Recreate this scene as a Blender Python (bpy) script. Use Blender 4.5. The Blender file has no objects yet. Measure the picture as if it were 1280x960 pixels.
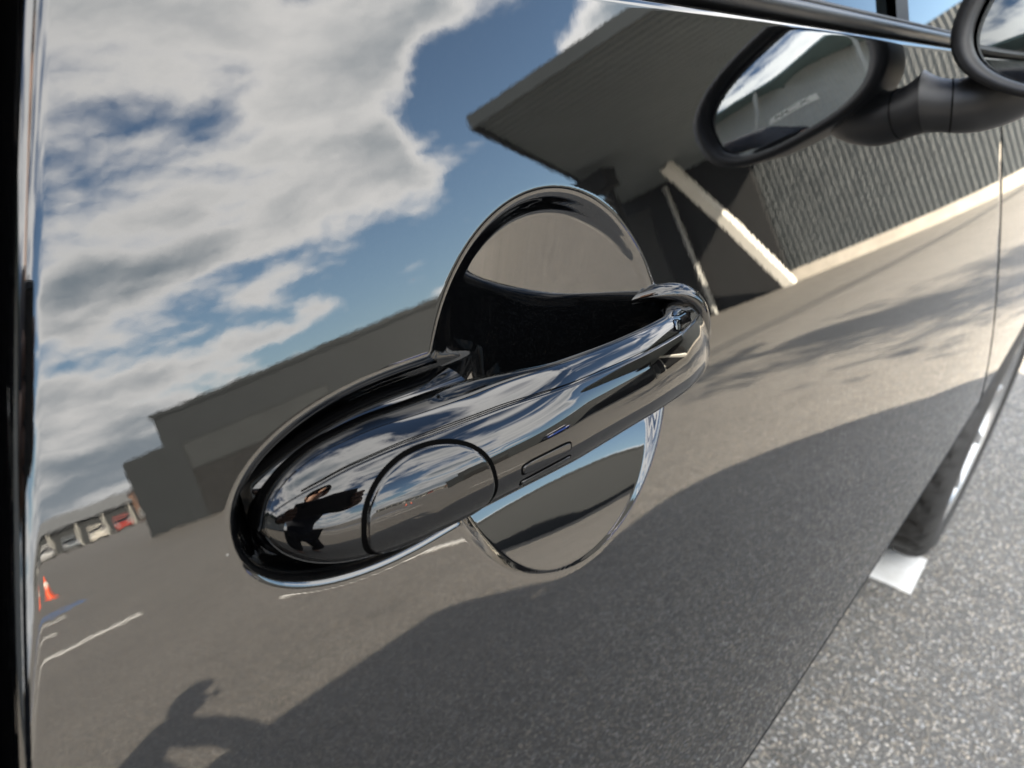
import bpy, bmesh, math, random
import numpy as np
from mathutils import Vector, Matrix

sc = bpy.context.scene
COL = sc.collection
rad = math.radians

# ------------------------------------------------------------------ camera
CAM = (-0.17347, -0.11123, 0.95)
cam_data = bpy.data.cameras.new('camera')
cam_data.sensor_fit = 'HORIZONTAL'
cam_data.sensor_width = 36.0
cam_data.lens = 36.0 * 961.0 / 1280.0
cam_data.clip_start = 0.004
cam_data.clip_end = 2000.0
cam = bpy.data.objects.new('camera', cam_data)
COL.objects.link(cam)
right = (0.641002, -0.761158, 0.098765)
down = (-0.275780, -0.348485, -0.895826)
fwd = (0.716283, 0.546989, -0.433292)
cam.matrix_world = Matrix(((right[0], -down[0], -fwd[0], CAM[0]),
                           (right[1], -down[1], -fwd[1], CAM[1]),
                           (right[2], -down[2], -fwd[2], CAM[2]),
                           (0, 0, 0, 1)))
cam_data.dof.use_dof = True
cam_data.dof.focus_distance = 0.215
cam_data.dof.aperture_fstop = 20.0
sc.camera = cam

# ------------------------------------------------------------------ light
SUN_TO = Vector((-0.88, 1.90, 1.0)).normalized()      # from the ground towards the sun
SUN_EL = math.asin(SUN_TO.z)
EXPOSURE = 3.38
sc.view_settings.view_transform = 'Standard'
sc.view_settings.look = 'None'
sc.view_settings.gamma = 1.0
sc.view_settings.use_curve_mapping = False
sc.view_settings.exposure = EXPOSURE
sd = bpy.data.lights.new('sun', 'SUN')
sd.energy = 5.0
sd.angle = rad(0.53)
sd.color = (1.0, 0.88, 0.71)
sun = bpy.data.objects.new('sun', sd)
COL.objects.link(sun)
sun.rotation_euler = SUN_TO.to_track_quat('Z', 'Y').to_euler()
sc.cycles.max_bounces = 10
sc.cycles.glossy_bounces = 8
sc.cycles.sample_clamp_indirect = 12.0


class NT:
    """small helper to write node trees"""
    def __init__(self, tree):
        self.t = tree
        self.n = tree.nodes
        self.l = tree.links

    def node(self, kind, **kw):
        n = self.n.new(kind)
        for k, v in kw.items():
            setattr(n, k, v)
        return n

    def put(self, sock, val):
        if isinstance(val, bpy.types.NodeSocket):
            self.l.new(val, sock)
        elif val is not None:
            if sock.type == 'RGBA' and not isinstance(val, (int, float)) and len(val) == 3:
                val = (*val, 1.0)
            sock.default_value = val

    def math(self, op, a, b=None, c=None, clamp=False):
        n = self.node('ShaderNodeMath', operation=op)
        n.use_clamp = clamp
        self.put(n.inputs[0], a)
        if b is not None:
            self.put(n.inputs[1], b)
        if c is not None:
            self.put(n.inputs[2], c)
        return n.outputs[0]

    def vmath(self, op, a, b=None):
        n = self.node('ShaderNodeVectorMath', operation=op)
        self.put(n.inputs[0], a)
        if b is not None:
            self.put(n.inputs[1], b)
        return n.outputs['Value'] if op in ('DOT_PRODUCT', 'LENGTH', 'DISTANCE') else n.outputs[0]

    def mix(self, f, a, b):
        n = self.node('ShaderNodeMix', data_type='RGBA')
        self.put(n.inputs['Factor'], f)
        self.put(n.inputs[6], a)
        self.put(n.inputs[7], b)
        return n.outputs[2]

    def noise(self, vec, scale, detail=4.0, rough=0.5, dist=0.0, dim='3D'):
        n = self.node('ShaderNodeTexNoise', noise_dimensions=dim)
        self.put(n.inputs['Vector'], vec)
        n.inputs['Scale'].default_value = scale
        n.inputs['Detail'].default_value = detail
        n.inputs['Roughness'].default_value = rough
        n.inputs['Distortion'].default_value = dist
        return n.outputs['Fac']

    def smooth(self, x, lo, hi):
        n = self.node('ShaderNodeMapRange', interpolation_type='SMOOTHSTEP')
        self.put(n.inputs[0], x)
        self.put(n.inputs[1], lo)
        self.put(n.inputs[2], hi)
        return n.outputs[0]


# ------------------------------------------------------------------ sky
world = bpy.data.worlds.new('World')
sc.world = world
world.use_nodes = True
w = NT(world.node_tree)
for n in list(w.n):
    w.n.remove(n)
geo = w.node('ShaderNodeTexCoord')
vec = geo.outputs['Generated']
sep = w.node('ShaderNodeSeparateXYZ')
w.put(sep.inputs[0], vec)
dx, dy, dz = sep.outputs
sky = w.node('ShaderNodeTexSky', sky_type='NISHITA')
sky.sun_disc = False
sky.sun_elevation = SUN_EL
sky.sun_rotation = math.atan2(SUN_TO.x, SUN_TO.y)
sky.dust_density = 0.6
sky.ozone_density = 2.0
SKY_STRENGTH = 0.05
CLOUD_STRENGTH = 0.66
# azimuth from the car's nose to its right, elevation, radius (degrees), amount
CLOUD_SHAPE = [(125, 50, 62, 0.14), (60, 20, 26, 0.16), (36, 19.5, 9, -0.28), (27, 19, 6, 0.30), (73, 4.0, 9, 0.10)]
# clouds: a flat layer seen in perspective, billowing, brighter towards their edges
zc = w.math('ADD', w.math('MAXIMUM', dz, 0.0), 0.16)
px = w.math('DIVIDE', dx, zc)
py = w.math('DIVIDE', dy, zc)
comb = w.node('ShaderNodeCombineXYZ')
w.put(comb.inputs[0], px)
w.put(comb.inputs[1], py)
w.put(comb.inputs[2], w.math('MULTIPLY', dz, 3.0))
cp = comb.outputs[0]
big = w.noise(w.vmath('ADD', cp, (3.1, 1.7, 0.4)), 0.75, 3.0, 0.5)
det = w.noise(w.vmath('ADD', cp, (0.3, 7.7, 2.4)), 2.2, 9.0, 0.57, 0.15)
dens = w.math('ADD', w.math('MULTIPLY', big, 0.8), w.math('MULTIPLY', det, 0.88))


wn = w.node('ShaderNodeTexNoise')
w.put(wn.inputs['Vector'], vec)
wn.inputs['Scale'].default_value = 7.0
wn.inputs['Detail'].default_value = 5.0
warp = w.vmath('SUBTRACT', wn.outputs['Color'], (0.5, 0.5, 0.5))
wsc = w.vmath('SCALE', warp)
wsc.node.inputs['Scale'].default_value = 0.22
vec_w = w.vmath('NORMALIZE', w.vmath('ADD', vec, wsc))


def blob(az, el, width, amount):
    a, e = rad(az), rad(el)
    d = (math.cos(e) * math.cos(a), -math.cos(e) * math.sin(a), math.sin(e))
    dot = w.vmath('DOT_PRODUCT', vec_w, d)
    return w.math('MULTIPLY', w.smooth(dot, math.cos(rad(width)), 1.0), amount)


# a low bank near the horizon, clearer air above it, then the higher broken layer
bank = w.math('MULTIPLY', w.math('SUBTRACT', 1.0, w.smooth(dz, 0.055, 0.115)), 0.15)
clear = w.math('MULTIPLY', w.math('MULTIPLY', w.smooth(dz, 0.09, 0.145), w.math('SUBTRACT', 1.0, w.smooth(dz, 0.17, 0.27))), -0.10)
dens = w.math('ADD', dens, w.math('ADD', bank, clear))
for az, el, wd, am in CLOUD_SHAPE:
    dens = w.math('ADD', dens, blob(az, el, wd, am))
mask = w.smooth(dens, 0.80, 0.97)
# thin parts are sunlit white, thick parts go grey underneath
thick = w.smooth(dens, 0.84, 1.22)
tex = w.noise(w.vmath('ADD', cp, (5.3, 2.7, 9.4)), 1.15, 7.0, 0.56, 0.25)
grey = w.math('MULTIPLY', thick, w.smooth(tex, 0.12, 0.56))
ccol = w.mix(grey, (1.02, 0.99, 0.95), (0.24, 0.29, 0.335))
haze = w.math('POWER', w.math('SUBTRACT', 1.0, w.math('MAXIMUM', dz, 0.0)), 14.0)
ccol = w.mix(w.math('MULTIPLY', haze, 0.45), ccol, (0.62, 0.64, 0.66))
skyc = w.vmath('SCALE', sky.outputs[0])
w.t.nodes[skyc.node.name].inputs['Scale'].default_value = SKY_STRENGTH
cl = w.vmath('SCALE', ccol)
cl.node.inputs['Scale'].default_value = CLOUD_STRENGTH
col = w.mix(mask, skyc, cl)
bg = w.node('ShaderNodeBackground')
w.put(bg.inputs['Color'], col)
bg.inputs['Strength'].default_value = 1.0
out = w.node('ShaderNodeOutputWorld')
w.l.new(bg.outputs[0], out.inputs[0])

# ------------------------------------------------------------------ helpers
def mesh_obj(name, verts, faces, mat, parent=None, smooth=True, normals=None):
    me = bpy.data.meshes.new(name)
    me.from_pydata([tuple(map(float, v)) for v in verts], [], [tuple(map(int, f)) for f in faces])
    me.validate()
    me.update()
    if smooth:
        me.polygons.foreach_set('use_smooth', [True] * len(me.polygons))
    if normals is not None:
        me.normals_split_custom_set_from_vertices([tuple(map(float, n)) for n in normals])
    if mat is not None:
        me.materials.append(mat)
    o = bpy.data.objects.new(name, me)
    COL.objects.link(o)
    if parent is not None:
        o.parent = parent
    return o


def empty(name, loc=(0, 0, 0), rz=0.0, parent=None):
    o = bpy.data.objects.new(name, None)
    COL.objects.link(o)
    o.location = loc
    o.rotation_euler = (0, 0, rz)
    o.empty_display_size = 0.1
    if parent is not None:
        o.parent = parent
    return o


def tag(o, label=None, cat=None, group=None, kind=None):
    for k, v in (('label', label), ('category', cat), ('group', group), ('kind', kind)):
        if v:
            o[k] = v
    return o


def grid_faces(nu, nv, wrap_u=False, wrap_v=False, flip=False):
    """faces of a grid stored row by row: index = i*nv + j"""
    out = []
    for i in range(nu if wrap_u else nu - 1):
        i2 = (i + 1) % nu
        for j in range(nv if wrap_v else nv - 1):
            j2 = (j + 1) % nv
            q = (i * nv + j, i2 * nv + j, i2 * nv + j2, i * nv + j2)
            out.append(q[::-1] if flip else q)
    return out


class MB:
    """collects simple solids into one mesh"""
    def __init__(self):
        self.v = []
        self.f = []

    def add(self, verts, faces):
        b = len(self.v)
        self.v += [tuple(p) for p in verts]
        self.f += [tuple(b + i for i in f) for f in faces]
        return self

    def box(self, lo, hi):
        x0, y0, z0 = lo
        x1, y1, z1 = hi
        return self.add([(x0, y0, z0), (x1, y0, z0), (x1, y1, z0), (x0, y1, z0), (x0, y0, z1), (x1, y0, z1), (x1, y1, z1), (x0, y1, z1)],
                        [(3, 2, 1, 0), (4, 5, 6, 7), (0, 1, 5, 4), (1, 2, 6, 5), (2, 3, 7, 6), (3, 0, 4, 7)])

    def tube(self, pts, radii, n=12, cap=True):
        pts = [Vector(p) for p in pts]
        if isinstance(radii, (int, float)):
            radii = [radii] * len(pts)
        rings = []
        up = Vector((0.123, 0.31, 0.94))
        for i, p in enumerate(pts):
            d = (pts[min(i + 1, len(pts) - 1)] - pts[max(i - 1, 0)]).normalized()
            a = d.cross(up)
            if a.length < 1e-4:
                a = d.cross(Vector((1, 0, 0)))
            a.normalize()
            b = d.cross(a)
            rings.append([p + (a * math.cos(t) + b * math.sin(t)) * radii[i] for t in [2 * math.pi * k / n for k in range(n)]])
        vs = [q for r in rings for q in r]
        fs = grid_faces(len(pts), n, wrap_v=True, flip=True)
        if cap:
            fs.append(tuple(range(n)))
            fs.append(tuple(range(len(vs) - 1, len(vs) - n - 1, -1)))
        return self.add(vs, fs)

    def prism(self, poly, axis, lo, hi):
        """poly of 2-D points extruded along an axis (0, 1 or 2)"""
        n = len(poly)

        def P(a, b, t):
            q = [a, b]
            q.insert(axis, t)
            return tuple(q)
        vs = [P(a, b, lo) for a, b in poly] + [P(a, b, hi) for a, b in poly]
        fs = [tuple(range(n))[::-1], tuple(range(n, 2 * n))]
        fs += [(i, (i + 1) % n, n + (i + 1) % n, n + i) for i in range(n)]
        return self.add(vs, fs)

    def lathe(self, prof, centre, axis='y', n=48):
        """prof: list of (radius, offset along axis)"""
        vs = []
        for k in range(n):
            t = 2 * math.pi * k / n
            for r, o in prof:
                c, s = r * math.cos(t), r * math.sin(t)
                p = {'y': (c, o, s), 'x': (o, c, s), 'z': (c, s, o)}[axis]
                vs.append(tuple(a + b for a, b in zip(p, centre)))
        return self.add(vs, grid_faces(n, len(prof), wrap_u=True))

    def build(self, name, mat, parent=None, smooth=False, bevel=0.0):
        o = mesh_obj(name, self.v, self.f, mat, parent, smooth)
        bm = bmesh.new()
        bm.from_mesh(o.data)
        bmesh.ops.recalc_face_normals(bm, faces=bm.faces)
        if bevel:
            ed = [e for e in bm.edges if len(e.link_faces) == 2 and e.calc_face_angle(0) > 0.6]
            bmesh.ops.bevel(bm, geom=ed, offset=bevel, segments=2, affect='EDGES', profile=0.5)
        bm.to_mesh(o.data)
        bm.free()
        if smooth:
            o.data.set_sharp_from_angle(angle=rad(38))
        return o


# ------------------------------------------------------------------ materials
def material(name):
    m = bpy.data.materials.new(name)
    m.use_nodes = True
    nt = NT(m.node_tree)
    return m, nt, m.node_tree.nodes['Principled BSDF']


def simple(name, color, rough=0.5, metal=0.0, ior=1.5, vary=0.12, scale=6.0, bump=0.0, bscale=40.0, coat=0.0):
    m, t, b = material(name)
    tc = t.node('ShaderNodeTexCoord').outputs['Object']
    nz = t.noise(tc, scale, 6.0, 0.6)
    f = t.smooth(nz, 0.3, 0.7)
    dark = tuple(c * (1 - vary) for c in color)
    lite = tuple(min(1.0, c * (1 + vary)) for c in color)
    t.put(b.inputs['Base Color'], t.mix(f, dark, lite))
    b.inputs['Roughness'].default_value = rough
    b.inputs['Metallic'].default_value = metal
    b.inputs['IOR'].default_value = ior
    b.inputs['Coat Weight'].default_value = coat
    b.inputs['Coat Roughness'].default_value = 0.03
    if bump:
        bp = t.node('ShaderNodeBump')
        bp.inputs['Strength'].default_value = bump
        bp.inputs['Distance'].default_value = 0.002
        t.put(bp.inputs['Height'], t.noise(tc, bscale, 4.0, 0.6))
        t.put(b.inputs['Normal'], bp.outputs[0])
    return m


def no_gloss(m):
    m.node_tree.nodes['Principled BSDF'].inputs['Specular IOR Level'].default_value = 0.0
    return m


def gloss_black(name, base, ior, peel, peel_scale, flakes=0.0, dust=0.0):
    """black lacquer: a mirror with a trace of orange peel, metal flakes and dust"""
    m, t, b = material(name)
    tc = t.node('ShaderNodeTexCoord').outputs['Object']
    c = base
    if flakes:
        vo = t.node('ShaderNodeTexVoronoi')
        t.put(vo.inputs['Vector'], tc)
        vo.inputs['Scale'].default_value = 2600.0
        sp = t.node('ShaderNodeSeparateColor')
        t.put(sp.inputs[0], vo.outputs['Color'])
        fl = t.math('POWER', sp.outputs[0], 7.0)
        c = t.mix(t.math('MULTIPLY', fl, flakes), base, (0.16, 0.17, 0.17))
    if dust:
        vo2 = t.node('ShaderNodeTexVoronoi')
        t.put(vo2.inputs['Vector'], tc)
        vo2.inputs['Scale'].default_value = 95.0
        near = t.math('LESS_THAN', vo2.outputs['Distance'], 0.035)
        sp2 = t.node('ShaderNodeSeparateColor')
        t.put(sp2.inputs[0], vo2.outputs['Color'])
        pick = t.math('GREATER_THAN', sp2.outputs[1], 0.95)
        spot = t.math('MULTIPLY', t.math('MULTIPLY', near, pick), dust)
        c = t.mix(spot, c, (0.30, 0.29, 0.27))
    t.put(b.inputs['Base Color'], c if not isinstance(c, tuple) else c)
    b.inputs['IOR'].default_value = ior
    b.inputs['Roughness'].default_value = 0.0
    if peel:
        bp = t.node('ShaderNodeBump')
        bp.inputs['Strength'].default_value = 1.0
        bp.inputs['Distance'].default_value = peel
        t.put(bp.inputs['Height'], t.noise(tc, peel_scale, 2.5, 0.45))
        t.put(b.inputs['Normal'], bp.outputs[0])
    return m


M = {}
M['paint'] = gloss_black('black_metallic_lacquer', (0.0010, 0.0011, 0.0013), 1.85, 0.0000042, 270.0, 0.02, 0.32)
M['piano'] = gloss_black('piano_black_plastic', (0.0007, 0.0007, 0.0008), 1.60, 0.0, 1.0, 0.0, 0.3)
M['trim'] = simple('black_plastic', (0.018, 0.018, 0.019), 0.38, vary=0.15, scale=30, bump=0.12, bscale=900)
M['rubber'] = simple('black_rubber', (0.012, 0.012, 0.012), 0.55, vary=0.2, scale=50)
M['gap'] = no_gloss(simple('dark_gap', (0.002, 0.002, 0.002), 0.9, vary=0.0))
M['tyre'] = simple('tyre_rubber', (0.022, 0.021, 0.020), 0.62, vary=0.25, scale=25, bump=0.3, bscale=300)
M['alloy'] = simple('alloy_metal', (0.48, 0.48, 0.48), 0.25, 0.9, vary=0.06, scale=20)
M['chrome'] = simple('chrome', (0.75, 0.75, 0.76), 0.05, 1.0, vary=0.02)
M['mirror'] = simple('mirror_glass', (0.78, 0.82, 0.83), 0.0, 1.0, vary=0.01)
M['glass'] = gloss_black('tinted_glass', (0.004, 0.005, 0.005), 1.5, 0.0, 1.0)
M['lamp'] = simple('lamp_lens', (0.55, 0.55, 0.56), 0.08, 0.3, vary=0.1, scale=40)
M['redlamp'] = simple('red_lens', (0.35, 0.012, 0.010), 0.1, vary=0.1, scale=40)

# ------------------------------------------------------------------ the car's side surface
Z0 = 0.95 - 0.096685
TH0 = rad(18.256)
VAX = np.array([0.0, math.sin(TH0), math.cos(TH0)])
NAX = np.array([0.0, -math.cos(TH0), math.sin(TH0)])
ORG = np.array([0.0, 0.0, Z0])
CY = 0.80                               # centre line of the car
WHX, WHR, RWX = 1.51, 0.30, -1.20


CREASE = 0.232                          # the door folds under this far below the handle


def _profile():
    s = np.linspace(0, 0.34, 3401)
    ds = s[1] - s[0]
    k = np.where(s < 0.14, 0.5, np.where(s < CREASE, 1.3, np.where(s < CREASE + 0.020, 1.4 / 0.020, 0.0)))
    th = TH0 - np.concatenate([[0], np.cumsum((k[1:] + k[:-1]) / 2 * ds)])
    tm = (th[1:] + th[:-1]) / 2
    y = np.concatenate([[0], np.cumsum(-np.sin(tm) * ds)])
    z = Z0 - np.concatenate([[0], np.cumsum(np.cos(tm) * ds)])
    su = np.linspace(0, 0.20, 401)
    du = su[1] - su[0]
    tu = TH0 - 0.05 * su
    tmu = (tu[1:] + tu[:-1]) / 2
    yu = np.concatenate([[0], np.cumsum(np.sin(tmu) * du)])
    zu = Z0 + np.concatenate([[0], np.cumsum(np.cos(tmu) * du)])
    return (np.concatenate([-s[::-1], su[1:]]), np.concatenate([y[::-1], yu[1:]]),
            np.concatenate([z[::-1], zu[1:]]), np.concatenate([th[::-1], tu[1:]]))


PV, PY, PZ, PT = _profile()
KU = 0.03


def plan(u):
    return (0.5 * KU * u * u + 0.36 * np.maximum(0, (u - 1.35) / 0.95) ** 3 + 0.36 * np.maximum(0, (-u - 1.32) / 0.68) ** 3)


def flare(u, v):
    return 0.0 * u * v


def side(u, v):
    u = np.asarray(u, float)
    v = np.asarray(v, float)
    y = np.interp(v, PV, PY) + plan(u) - flare(u, v)
    z = np.interp(v, PV, PZ)
    nose = np.maximum(0, (u - 1.45) / 0.85) ** 2 * 0.16 + np.maximum(0, (-u - 1.5) / 0.5) ** 2 * 0.03
    z = z - nose * np.clip((v + 0.30) / 0.41, 0, 1)
    return np.stack([u + 0 * v, y + 0 * u, z + 0 * u], -1)


def normals_of(P):
    du = np.gradient(P, axis=0)
    dv = np.gradient(P, axis=1)
    n = np.cross(du, dv)
    return n / np.maximum(np.linalg.norm(n, axis=-1, keepdims=True), 1e-12)


# ------------------------------------------------------------------ recess of the handle
def _bowl_table(rs, phis):
    """depth of the cup along a radius from the slope (degrees) at each radius"""
    r = np.linspace(0.062, 0.0, 1241)
    ph = np.interp(r, rs, phis)
    ker = np.ones(31) / 31
    ph = np.convolve(np.pad(ph, 15, mode='edge'), ker, 'valid')
    t = np.tan(np.radians(ph))
    h = -np.concatenate([[0], np.cumsum((t[1:] + t[:-1]) / 2 * (r[0] - r[1]))])
    return r[::-1], h[::-1]


# steep wall under the rim, and a floor that ramps up to the lower rim
BR, BH = _bowl_table([0.0, 0.0500, 0.0520, 0.0540, 0.0572], [66, 66, 64, 46, 0])


def _floor_table():
    v = np.linspace(-0.060, 0.060, 1201)
    ph = np.interp(v, np.array([-60, -56, -50, -44, -36, -28, -20, -13, -7, -1, 6, 16, 30, 46, 60]) * 0.001,
                   [4.5, 6.2, 7.2, 8.2, 9.6, 12.5, 17, 19, 15, 8, 1, -6, -12, -16, -17])
    ker = np.ones(41) / 41
    ph = np.convolve(np.pad(ph, 20, mode='edge'), ker, 'valid')
    t = np.tan(np.radians(ph))
    h = -np.concatenate([[0], np.cumsum((t[1:] + t[:-1]) / 2 * (v[1] - v[0]))])
    return v, h


FV, FH = _floor_table()


def _lip_table():
    d = np.linspace(0.004, -0.012, 1601)
    ph = np.interp(d, [-0.012, -0.0042, -0.0030, -0.0012, 0.0004, 0.0024], [0, 0, 55, 68, 40, 0])
    ker = np.ones(81) / 81
    ph = np.convolve(np.pad(ph, 40, mode='edge'), ker, 'valid')
    t = np.tan(np.radians(ph))
    h = -np.concatenate([[0], np.cumsum((t[1:] + t[:-1]) / 2 * (d[0] - d[1]))])
    return d[::-1], h[::-1]


LD, LH = _lip_table()
EC, EA, EB, EN = -0.060, 0.0487, 0.0204, 2.25


def esc_dist(u, v):
    """signed distance (about) to the outline of the bed of the handle's rear end"""
    du = np.maximum(EC - u, 0.0) / EA
    dv = np.abs(v) / EB
    rho = (du ** EN + dv ** EN) ** (1 / EN) + 1e-9
    gu = du ** (EN - 1) * rho ** (1 - EN) / EA
    gv = dv ** (EN - 1) * rho ** (1 - EN) / EB
    return (rho - 1) / np.maximum(np.sqrt(gu * gu + gv * gv), 12.0)


def recess(u, v):
    r = np.sqrt(u * u + v * v)
    wall = np.interp(r, BR, BH)
    sv = np.clip((v + 0.025) / 0.05, 0, 1)
    floor = np.interp(v, FV, FH) + u * u * (1.0 + 3.2 * sv * sv * (3 - 2 * sv))
    hi = np.maximum(wall, floor)
    kk = np.clip(-hi * 1.0, 1e-6, 0.004)
    q = np.clip(0.5 + 0.5 * (floor - wall) / kk, 0, 1)
    hb = wall * (1 - q) + floor * q + kk * q * (1 - q)
    hb = np.where(r > 0.0572, 0.0, np.minimum(hb, 0.0))
    d = esc_dist(u, v)
    he = np.interp(d, LD, LH)
    fade = np.clip((0.0 - u) / 0.03, 0, 1)
    he = he * fade
    k = 0.0022
    a, b = hb, he
    hh = np.clip(0.5 + 0.5 * (b - a) / k, 0, 1)
    m = b * (1 - hh) + a * hh - k * hh * (1 - hh)
    # the blend must not dent the panel where both are zero
    return np.where((hb > -1e-6) & (he > -1e-6), 0.0, np.minimum(m + k * 0.25 * np.exp(-np.minimum(-np.minimum(a, b), 1) / 0.0012), 0.0))


def door_edge(v):
    return -0.1490 + 0.25 * v + 0.35 * v * v


DOOR_FRONT = 0.74
V_TOP, V_BOT = 0.1120, -0.290


def lines(parts):
    out = []
    for a, b, n in parts:
        out += list(np.linspace(a, b, n, endpoint=False))
    out.append(parts[-1][1])
    return np.array(out)


car = empty('car', (0.3, CY, 0))
tag(car, 'glossy black car with a black pull handle over a round cup in its door', 'car')
CAR_INV = Matrix.Translation((-0.3, -CY, 0))


def cpart(name, verts, faces, mat, parent=None, smooth=True, normals=None):
    v = np.asarray(verts, float).reshape(-1, 3) - np.array([0.3, CY, 0])
    return mesh_obj(name, v, faces, mat, parent or car, smooth, normals)


def cbuild(mb, name, mat, parent=None, smooth=False, bevel=0.0):
    mb.v = [(p[0] - 0.3, p[1] - CY, p[2]) for p in mb.v]
    return mb.build(name, mat, parent or car, smooth, bevel)


def door_mesh():
    u0 = lines([(-0.1465, -0.130, 34), (-0.130, -0.113, 16), (-0.113, 0.062, 300), (0.062, 0.10, 22), (0.10, 0.25, 26), (0.25, DOOR_FRONT, 60)])
    s = (u0 + 0.1465) / (DOOR_FRONT + 0.1465)
    vv = lines([(V_BOT, -0.258, 8), (-0.258, -0.228, 40), (-0.228, -0.12, 44), (-0.12, -0.062, 28), (-0.062, 0.062, 214), (0.062, 0.1, 16), (0.1, V_TOP, 14)])
    e = door_edge(vv)
    # keep the fine columns upright where the handle sits, slant them near the edge
    U = np.empty((len(s), len(vv)))
    for j in range(len(vv)):
        blend = np.clip((u0 + 0.1465) / (0.1465 - 0.100), 0, 1)
        blend = blend * blend * (3 - 2 * blend)
        U[:, j] = u0 + (e[j] + 0.1465) * (1 - blend)
    V = np.broadcast_to(vv, U.shape)
    P = side(U, V)
    N = normals_of(side(U, V))
    h = recess(U, V)
    # edges roll inwards
    a = U - e[None, :]
    rr = 0.0048
    q = np.clip((rr - a) / rr, 0, 1)
    roll = -0.0050 * (1 - np.maximum(1 - q ** 3.2, 0) ** (1 / 2.0))
    b = DOOR_FRONT - U
    rf = 0.004
    roll += np.where(b < rf, -(rf - np.sqrt(np.maximum(rf * rf - (rf - b) ** 2, 0))), 0.0)
    c = V_TOP - V
    roll += np.where(c < rf, -(rf - np.sqrt(np.maximum(rf * rf - (rf - c) ** 2, 0))), 0.0)
    P = P + N * (h + roll)[..., None]
    NN = normals_of(P)
    nu, nv = U.shape
    ok = (np.abs(h) < 1e-7)
    P = P.reshape(-1, 3)
    F = grid_faces(nu, nv)
    o = cpart('door', P, F, M['paint'], normals=NN.reshape(-1, 3))
    # return flange behind the rear edge
    idx = np.arange(nv)
    e0 = P.reshape(nu, nv, 3)[0]
    fl = np.stack([e0, e0 + np.array([0.0, 0.03, 0.0])], 1)
    cpart('door_flange', fl.reshape(-1, 3), grid_faces(nv, 2), M['paint'], o)
    return o


door = door_mesh()
tag(door, 'glossy black door skin mirroring sky, sheds and asphalt')


# ---- other body panels
def panel_lines(v0):
    return np.concatenate([np.linspace(v0, -0.258, 8)[:-1], np.linspace(-0.258, -0.228, 18)[:-1], np.linspace(-0.228, V_TOP, 40)])


def wing(name, ufun, nu, mat, mirror=False):
    vv = panel_lines(V_BOT)
    q = np.linspace(0, 1, nu)
    U = np.stack([ufun(v)[0] + (ufun(v)[1] - ufun(v)[0]) * q for v in vv], 1)
    P = side(U, np.broadcast_to(vv, U.shape))
    if mirror:
        P = P * [1, -1, 1] + [0, 2 * CY, 0]
    return cpart(name, P.reshape(-1, 3), grid_faces(nu, len(vv), flip=mirror), mat)


wing('rear_wing', lambda v: (-2.0, door_edge(v) - 0.0058), 150, M['paint'])
wing('front_wing', lambda v: (DOOR_FRONT + 0.004, 2.28), 160, M['paint'])
wing('far_side_panel', lambda v: (-2.0, 2.28), 220, M['paint'], True)


def cladding(mirror):
    """black lower cladding set back under the fold, with round wheel openings"""
    xs = np.linspace(-1.98, 2.26, 280)
    zs = np.linspace(0.20, 0.615, 40)
    P = []
    for x in xs:
        y0 = float(plan(x)) + 0.035
        for z in zs:
            y = y0 + 0.05 * max(0.0, (0.32 - z) / 0.12) ** 2 * 0.4
            P.append((x, 2 * CY - y if mirror else y, z))
    F = []
    for f in grid_faces(len(xs), len(zs), flip=mirror):
        c = np.array([P[k] for k in f]).mean(0)
        if all(math.hypot(c[0] - wx, c[2] - WHR) > 0.335 for wx in (WHX, RWX)):
            F.append(f)
    return cpart('lower_cladding', P, F, M['trim'])


cladding(False)
cladding(True)


def edge_trim(u0, u1, n):
    """black strip along the fold at the bottom of the panels"""
    vv = np.array([-0.2325, -0.2328, -0.236, -0.240, -0.245, -0.250, -0.2505])
    off = np.array([-0.0004, 0.0011, 0.0013, 0.0013, 0.0013, 0.0011, -0.0004])
    us_ = np.linspace(u0, u1, n)
    U, V = np.meshgrid(us_, vv, indexing='ij')
    P = side(U, V)
    N = normals_of(P)
    cpart('lower_edge_trim', (P + N * off[None, :, None]).reshape(-1, 3), grid_faces(n, len(vv)), M['rubber'])


edge_trim(float(door_edge(-0.24)), DOOR_FRONT, 40)
edge_trim(DOOR_FRONT + 0.004, 2.2, 60)
edge_trim(-1.95, float(door_edge(-0.24)) - 0.006, 60)

# dark gap seen between door and rear wing, and behind the front shut line
vv = np.linspace(-0.23, V_TOP, 40)
ge = door_edge(vv)
g = []
for a, v in zip(ge, vv):
    p = side(a, v)
    g += [p + [-0.012, 0.012, 0], p + [0.006, 0.012, 0]]
cpart('door_seal', g, grid_faces(40, 2, flip=True), M['gap'])
g = []
for v in vv:
    p = side(DOOR_FRONT, v)
    g += [p + [-0.006, 0.008, 0], p + [0.012, 0.008, 0]]
cpart('door_seal', g, grid_faces(40, 2, flip=True), M['gap'])


# ------------------------------------------------------------------ handle
def pchip(xs, ys, x):
    xs = np.array(xs, float)
    ys = np.array(ys, float)
    h = np.diff(xs)
    d = np.diff(ys) / h
    m = np.zeros(len(xs))
    for i in range(1, len(xs) - 1):
        if d[i - 1] * d[i] > 0:
            w1, w2 = 2 * h[i] + h[i - 1], h[i] + 2 * h[i - 1]
            m[i] = (w1 + w2) / (w1 / d[i - 1] + w2 / d[i])
    m[0], m[-1] = d[0], d[-1]
    x = np.asarray(x, float)
    i = np.clip(np.searchsorted(xs, x) - 1, 0, len(xs) - 2)
    t = (x - xs[i]) / h[i]
    return ((2 * t ** 3 - 3 * t ** 2 + 1) * ys[i] + (t ** 3 - 2 * t ** 2 + t) * h[i] * m[i]
            + (-2 * t ** 3 + 3 * t ** 2) * ys[i + 1] + (t ** 3 - t ** 2) * h[i] * m[i + 1])


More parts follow.
